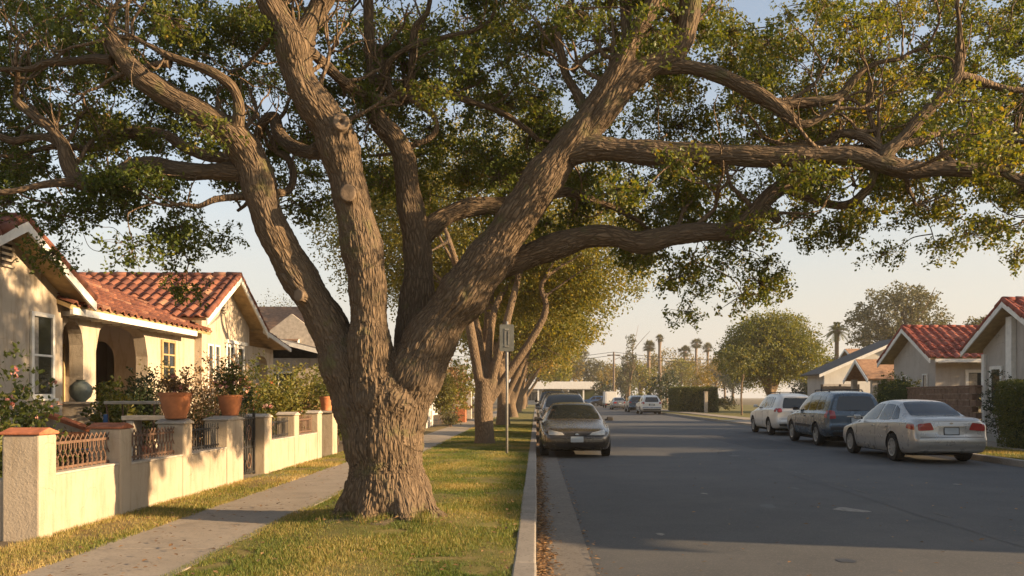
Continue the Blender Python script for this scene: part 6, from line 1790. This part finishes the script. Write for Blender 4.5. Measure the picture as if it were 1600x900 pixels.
shrub('dense dark green shrub behind the plain railing left of the gate pot', wx(325, 13.2), 13.2, LZ, .55, .4, 1.3, 299, 9, .11, .055, 'leaf_green', 311, G, varb=.35)
shrub('dark green bush behind the gate pot', wx(362, 15.6), 15.6, LZ, .55, .5, 1.65, 299, 9, .12, .06, 'leaf_dark', 312, G, varb=.5)
shrub('yellow green flowering bush with orange blooms right of the gate', wx(418, 18.2), 18.2, LZ, .85, .7, 2.05, 459, 10, .14, .07, 'leaf_green', 313, G, flowers='petal_red', fl_n=60, fl_s=.07, varb=.78)
shrub('tall yellow green bush in front of the arched side entrance', wx(452, 20.4), 20.4, LZ, .9, .7, 2.15, 459, 10, .14, .07, 'leaf_green', 314, G, varb=.85)
shrub('pink flowered low bush above the farthest railing', wx(474, 19.6), 19.6, LZ, .55, .4, 1.45, 252, 9, .12, .06, 'leaf_dry', 315, G, flowers='petal_pink', fl_n=80, fl_s=.06, varb=.75)
shrub('green bush behind the lone far pillar beside the oak trunk', wx(512, 23.0), 23.0, LZ, .9, .8, 2.1, 459, 10, .15, .08, 'leaf_green', 316, G, varb=.6)
shrub('low green shrub at the foot of the lone far pillar', wx(540, 21.6), 21.6, LZ, .35, .4, 1.2, 161, 9, .12, .07, 'leaf_green', 317, G, varb=.7)
shrub('yellow green bush low behind the dark railing beyond the gate', wx(430, 16.9), 16.9, LZ, .6, .5, 1.7, 230, 9, .13, .065, 'leaf_green', 331, G, varb=.85)
shrub('pink rose bush rising behind the pot by the gate', wx(392, 15.3), 15.3, LZ, .4, .4, 2.15, 190, 9, .12, .06, 'leaf_green', 332, G, flowers='petal_pink', fl_n=160, fl_s=.06, varb=.6)
shrub('leafy green climber against the wall below the six pane window', wx(252, 18.2), 18.2, LZ, .8, .5, 2.1, 280, 9, .14, .07, 'leaf_grey', 333, G, flowers='petal_pink', fl_n=70, fl_s=.05, varb=.6)
shrub('brown seed head bush in front of the right house gable windows', wx(348, 17.6), 17.6, LZ, .7, .6, 2.35, 260, 9, .14, .06, 'leaf_dry', 334, G, stems=30, varb=.6, stem_mat='leaf_dry')
shrub('round green shrub under the far porch arch, behind the yellow green bushes', wx(478, 24.5), 24.5, LZ, 1.1, .8, 2.5, 300, 10, .17, .09, 'leaf_green', 335, G, varb=.75)
# far left pavement side
shrub('big yellow green bush by the pavement, between the two nearest oak trunks', wx(690, 44), 44, LZ, 1.5, 1.3, 3.4, 260, 12, .26, .15, 'leaf_green', 320, G, varb=.8)
shrub('orange leaved bush beside the pavement behind the white picket fence', wx(706, 50), 50, LZ, 1.1, 1.0, 3.6, 200, 12, .26, .15, 'leaf_dry', 321, G, varb=.5)
shrub('low rounded shrub on the verge by the brick pier', wx(704, 38.5), 38.5, LZ, .55, .5, .75, 110, 9, .12, .09, 'leaf_grey', 322, G, varb=.6)
shrub('dark tree like shrub past the brick pier', wx(728, 62), 62, LZ, 1.6, 1.5, 4.2, 200, 12, .32, .18, 'leaf_row', 323, G, varb=.5)
t = thing('picket_fence', 'white upright picket fence along the left pavement beyond the big oak', 'fence', (-4.9, 36, LZ))
for k in range(9):
    mb = MB(); y = 31.5 + k * 1.05; mb.box(-4.98, -4.84, y - .09, y + .09, 0, 1.12); mb.build('picket', [M['trim']], t, bevel=.01)
mb = MB()
for z in (.35, .85): mb.box(-4.94, -4.90, 31.4, 40, z, z + .07)
mb.build('rail', [M['trim']], t)
t = thing('brick_pier', 'square brick pier beside the pavement, with a twiggy bush on it', 'pier', (wx(720, 46), 46, LZ)); x = wx(720, 46)
mb = MB(); mb.box(x - .28, x + .28, 45.7, 46.3, 0, 1.0); mb.build('shaft', [M['cap']], t, bevel=.02); mb = MB(); mb.box(x - .33, x + .33, 45.65, 46.35, 1.001, 1.08); mb.build('coping', [M['stone']], t, bevel=.01)
t = thing('stone_pier', 'pale slim pier past the brick pier by the pavement', 'pier', (wx(733, 54), 54, LZ)); x = wx(733, 54)
mb = MB(); mb.box(x - .16, x + .16, 53.8, 54.2, 0, 1.9); mb.build('shaft', [M['stone']], t, bevel=.02); mb = MB(); mb.box(x - .2, x + .2, 53.76, 54.24, 1.901, 1.98); mb.build('coping', [M['stone']], t, bevel=.01)

# ---- street sign (its weathered back)
Y = 20.4; x = wx(792, Y)
t = thing('street_sign', 'grey back of a street sign on a thin steel post at the kerb', 'street sign', (x, Y, LZ))
mb = MB(); mb.tube([(x, Y, 0), (x + .005, Y, 3.3)], .03, 10); mb.build('post', [M['galv']], t, smooth=True)
zt, zb = wz(507, Y), wz(549, Y)
mb = MB()
def rrect(x0, x1, z0, z1, r, n=5):
    P = []
    for (cx, cz, a0) in ((x1 - r, z1 - r, 0), (x0 + r, z1 - r, 90), (x0 + r, z0 + r, 180), (x1 - r, z0 + r, 270)):
        P += [(cx + r * math.cos(R(a0 + 90 * k / n)), cz + r * math.sin(R(a0 + 90 * k / n))) for k in range(n + 1)]
    return P
mb.prism(rrect(x - .172, x + .172, zb, zt, .04), -.003, .003, wall_frame((0, Y - .035, 0), (1, 0, 0), (0, -1, 0))); mb.build('sign_panel', [M['sign_back']], t)
mb = MB()
for z in (zb + .12, zt - .12):
    mb.box(x - .05, x + .05, Y - .05, Y - .0385, z - .018, z + .018)
mb.box(x - .055, x - .03, Y - .046, Y - .0385, zb + .16, zt - .16); mb.box(x + .03, x + .055, Y - .046, Y - .0385, zb + .16, zt - .16)
mb.build('bracket', [M['galv']], t)

# ---- utility pole and wires
Y = 118; x = wx(959, Y); zt = wz(550, Y)
t = thing('utility_pole', 'wooden utility pole with a cross arm and street lamp arm, far down the street', 'utility pole', (x, Y, 0))
mb = MB(); mb.bar((x, Y, 0), (x, Y, zt), .17, 10, .12); mb.build('pole', [M['polewood']], t, smooth=True)
mb = MB(); mb.box(x - .9, x + .9, Y - .06, Y + .06, zt - .5, zt - .36); mb.build('cross_arm', [M['polewood']], t)
mb = MB(); mb.tube([(x, Y, zt - 1.1), (x + .8, Y, zt - .75), (x + 1.6, Y, zt - 1.25)], .05, 6); mb.build('lamp_arm', [M['galv']], t)
mb = MB(); mb.box(x + 1.5, x + 2.1, Y - .12, Y + .12, zt - 1.42, zt - 1.26); mb.build('lamp_head', [M['galv']], t, bevel=.03)
for k, dz in enumerate((0, -.45)):
    w = thing('overhead_wire', ('upper' if k == 0 else 'lower') + ' thin overhead wire strung past the top of the utility pole', 'wire', (x, Y, zt + dz))
    mb = MB(); mb.tube([(x - 26 + s * 52, Y + .3 - (s - .5) * 1.5, zt + dz + .02 - 1.1 * math.sin(math.pi * (2 * s % 1))) for s in np.linspace(0, 1, 21)], .03, 4); mb.build('wire', [M['car_trim']], w)

# ---- white canopy building closing the street
t = thing('canopy_building', 'long low white canopied building at the far end of the street', 'building', (4, 160, 0))
x0, x1 = wx(815, 160), wx(938, 160)
mb = MB(); mb.box(x0, x1, 160, 172, 2.95, 4.35); mb.build('roof_band', [M['canopy_white']], t, bevel=.04)
mb = MB(); mb.box(x0 + .6, x0 + 9, 164, 172, 0, 2.95); mb.build('wall', [M['stucco_white']], t)
for k in range(6):
    xx = x0 + .3 + (x1 - x0 - .6) * k / 5; mb = MB(); mb.box(xx - .14, xx + .14, 160.3, 160.6, 0, 2.95); mb.build('column', [M['trim']], t)
fr = wall_frame((0, 164, 0), (1, 0, 0), (0, -1, 0))
for k in range(3): window(t, fr, x0 + 1.2 + k * 2.6, x0 + 3.2 + k * 2.6, .8, 2.4, .1, vb=(.33, .66))
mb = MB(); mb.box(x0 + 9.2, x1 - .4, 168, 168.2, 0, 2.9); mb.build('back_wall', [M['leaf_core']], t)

# ---- right side: hedges, walls, fences
hedge('square clipped green hedge behind the silver sedan at the right edge', 12.75, 14.1, 21.3, 23.6, LZ - .03, 1.88, 'leaf_green', 401, 420, .055)
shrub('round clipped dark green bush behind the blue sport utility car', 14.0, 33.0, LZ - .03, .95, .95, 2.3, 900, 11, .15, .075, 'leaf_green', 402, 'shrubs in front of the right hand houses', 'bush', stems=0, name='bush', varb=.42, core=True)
shrub('dark climbing shrub between the brown wall and the clipped hedge', 13.75, 25.3, LZ - .03, .42, .5, 2.2, 320, 9, .13, .065, 'leaf_dark', 403, 'shrubs in front of the right hand houses', stems=4, varb=.45)
shrub('small pale flowering shrub showing over the brown wall', 15.9, 30.6, LZ, .7, .5, 1.75, 110, 9, .13, .07, 'leaf_grey', 404, 'shrubs in front of the right hand houses', stems=4, varb=.7, flowers='petal_pink', fl_n=50)
shrub('dark shrub reaching up beside the white column', 14.0, 23.0, LZ, .30, .4, 2.35, 100, 9, .13, .07, 'leaf_dark', 405, 'shrubs in front of the right hand houses', stems=5, varb=.5)
t = thing('block_wall', 'low brown block wall between the round bush and the dark climbing shrub', 'garden wall', (14.1, 29.3, LZ))
mb = MB()
z = 0.0
for row in range(9):
    y = 27.2 + (.2 if row % 2 else 0)
    while y < 32.2:
        y1 = min(y + .39, 32.2); mb.box(14.0 + rr.uniform(-.006, .006), 14.2, y, y1 - .012, z, z + .192); y += .4
    z += .2
mb.build('wall', [M['brick']], t); mb = MB(); mb.box(13.97, 14.23, 27.15, 32.25, 1.802, 1.87); mb.build('coping', [M['brick']], t, bevel=.01)
t = thing('board_fence', 'dark grey board fence in front of the white grey roofed house', 'fence', (15.6, 45, LZ))
mb = MB()
for k in range(16): mb.box(wx(1284, 44.5) + k * .12, wx(1284, 44.5) + k * .12 + .112, 44.4, 44.43, 0, 2.05 + rr.uniform(-.01, .01))
mb.build('board_panel', [M['wood_dark']], t)
for k in range(3): 
    mb = MB(); xx = wx(1284, 44.5) + k * .95; mb.box(xx - .05, xx + .05, 44.44, 44.54, 0, 2.15); mb.build('post', [M['wood_dark']], t)
# far right kerbside
hedge('long clipped hedge with a sunlit top far down the right pavement', wx(1055, 80), wx(1114, 80), 78, 84, LZ, wz(606, 80), 'leaf_green', 410, 190, .12)
shrub('boxy clipped tree like bush above the far silver hatchback', wx(1036, 92), 92, LZ, 1.9, 1.8, wz(578, 92), 260, 12, .35, .2, 'leaf_dark', 411, 'shrubs in front of the right hand houses', 'bush', stems=3, name='bush', varb=.55)
shrub('yellow green bush between the boxy bush and the long hedge', wx(1096, 100), 100, LZ, 1.6, 1.6, wz(566, 100), 220, 12, .35, .2, 'leaf_gold', 412, 'shrubs in front of the right hand houses', 'bush', stems=3, name='bush', varb=.5)
shrub('low dark bush on the lawn under the round street tree', wx(1268, 74), 74, LZ, 1.8, 1.5, 2.6, 200, 12, .3, .2, 'leaf_dark', 413, 'shrubs in front of the right hand houses', 'bush', stems=0, name='bush', varb=.5)
shrub('dark bush behind the dark cars by the utility pole', wx(944, 150), 150, 0, 2.2, 1.8, 4.6, 160, 12, .45, .3, 'leaf_dark', 414, 'shrubs in front of the right hand houses', 'bush', stems=0, name='bush', varb=.5)
shrub('amber topped bush above the dark car by the utility pole', wx(940, 156), 156, 0, 1.3, 1.3, 7.0, 90, 12, .4, .3, 'leaf_gold', 415, 'shrubs in front of the right hand houses', 'bush', stems=2, name='bush', varb=.5)
shrub('ragged grey green shrubs on the far right verge beside the long hedge', wx(1130, 84), 84, LZ, 1.3, 1.0, 1.5, 120, 12, .3, .16, 'leaf_grey', 416, 'shrubs in front of the right hand houses', 'bush', stems=0, name='bush', varb=.4)
t = thing('fence_post', 'short pale post at the right end of the long far hedge', 'post', (wx(1103, 76), 76, LZ)); x = wx(1103, 76)
mb = MB(); mb.box(x - .14, x + .14, 75.86, 76.14, 0, 1.9); mb.build('post_shaft', [M['stone']], t, bevel=.02); mb = MB(); mb.box(x - .18, x + .18, 75.82, 76.18, 1.901, 1.97); mb.build('post_cap', [M['stone']], t)
# ================================================================== ADDED SHADE CASTERS OUT OF VIEW, LIGHT, CAMERA
shade_house('tall red tiled house across the road, next to the right edge of the view', 5.8, 17.2, 15.0, 7, 3.6, 5.1)  # added outside the view so its shadow falls on the road
for k, (x, y, h, lab) in enumerate([(22.5, 21.0, 7.2, 'nearest'), (24.5, 25.5, 7.8, 'second'), (23.5, 30.5, 7.4, 'third'), (25.5, 35.5, 8.0, 'farthest')]):  # unseen trees, added to throw shade on the road farther along
    broad_tree('added_shade_tree', lab + ' of the four dense trees in the gardens behind the right hand bungalows', x, y, .2, 2.4,
               [(0, 0, h - 2.3, 2.2, 2.1, 2.2), (.5, .8, h - 3.2, 1.8, 1.7, 1.8)], 260, 16, .4, .14, M['leaf_green'], M['bark_row'], 'trees in the gardens across the road', 700 + k)

AZ, EL = R(-13), R(14.5)      # direction to the sun, measured from +X towards +Y; height
S = Vector((math.cos(EL) * math.cos(AZ), math.cos(EL) * math.sin(AZ), math.sin(EL)))
ld = bpy.data.lights.new('sun', 'SUN'); ld.energy = 5.0; ld.angle = R(0.55); ld.color = (1.0, 0.71, 0.41)
lo = bpy.data.objects.new('sun', ld); COL.objects.link(lo); lo.rotation_euler = S.to_track_quat('Z', 'Y').to_euler(); lo.location = (30, 0, 20)
w = bpy.data.worlds.new('World'); scene.world = w; w.use_nodes = True
nt = w.node_tree; nt.nodes.clear()
sky = nt.nodes.new('ShaderNodeTexSky'); sky.sky_type = 'NISHITA'; sky.sun_disc = False
sky.sun_elevation = EL; sky.sun_rotation = math.pi / 2 - AZ; sky.air_density = 1.0; sky.dust_density = 1.6; sky.ozone_density = 1.0; sky.altitude = 20
bg = nt.nodes.new('ShaderNodeBackground'); bg.inputs[1].default_value = 0.10
ow = nt.nodes.new('ShaderNodeOutputWorld')
hs = nt.nodes.new('ShaderNodeHueSaturation'); hs.inputs['Saturation'].default_value = 0.78
nt.links.new(sky.outputs[0], hs.inputs['Color'])
# thin evening haze: the air near the horizon is pale and warm all the way round
tc = nt.nodes.new('ShaderNodeTexCoord'); sx = nt.nodes.new('ShaderNodeSeparateXYZ'); nt.links.new(tc.outputs['Generated'], sx.inputs[0])
wn = nt.nodes.new('ShaderNodeTexNoise'); wn.inputs['Scale'].default_value = 2.2; wn.inputs['Detail'].default_value = 5
mpp = nt.nodes.new('ShaderNodeMapping'); mpp.inputs['Scale'].default_value = (1, 1, 5); nt.links.new(tc.outputs['Generated'], mpp.inputs['Vector']); nt.links.new(mpp.outputs[0], wn.inputs['Vector'])
ad = nt.nodes.new('ShaderNodeMath'); ad.operation = 'MULTIPLY_ADD'; nt.links.new(wn.outputs[0], ad.inputs[0]); ad.inputs[1].default_value = 0.10
sub = nt.nodes.new('ShaderNodeMath'); sub.operation = 'SUBTRACT'; nt.links.new(sx.outputs[2], sub.inputs[0]); sub.inputs[1].default_value = 0.05
nt.links.new(sub.outputs[0], ad.inputs[2])
hz = ramp(nt, [(0.0, (0.95, 0.95, 0.95)), (0.07, (0.88, 0.88, 0.88)), (0.16, (0.58, 0.58, 0.58)), (0.26, (0.28, 0.28, 0.28)), (0.40, (0.1, 0.1, 0.1)), (0.8, (0.02, 0.02, 0.02))], ad.outputs[0])
sk2 = mix(nt, hs.outputs[0], (3.35, 3.02, 2.60), hz)
nt.links.new(sk2, bg.inputs[0])
nt.links.new(bg.outputs[0], ow.inputs[0])

cd = bpy.data.cameras.new('camera'); cam = bpy.data.objects.new('camera', cd); COL.objects.link(cam)
cam.location = (0, 0, CAMH); cam.rotation_euler = (R(90), 0, 0)
cd.sensor_width = 36; cd.lens = F / 1600 * 36
cd.shift_x = -(VPX - 800) / 1600; cd.shift_y = (HZ - 450) / 1600
cd.clip_end = 3000; cd.clip_start = .1
scene.camera = cam
vs = scene.view_settings; vs.view_transform = 'Standard'; vs.look = 'None'; vs.exposure = 1.32; vs.gamma = 1; vs.use_curve_mapping = False
scene.cycles.use_denoising = True
scene.cycles.max_bounces = 6; scene.cycles.diffuse_bounces = 3; scene.cycles.glossy_bounces = 3; scene.cycles.transmission_bounces = 4
# ================================================================== EVENING HAZE
mb = MB(); mb.box(-430, 430, -70, 930, -1.6, 18.5)
m, nt, out = new_mat('evening_haze')
pv = nt.nodes.new('ShaderNodeVolumePrincipled'); pv.inputs['Color'].default_value = (0.95, 0.88, 0.78, 1)
pv.inputs['Density'].default_value = 0.0005; pv.inputs['Anisotropy'].default_value = 0.2
nt.links.new(pv.outputs[0], out.inputs['Volume'])
hz_o = mb.build('haze', [m]); hz_o['kind'] = 'stuff'
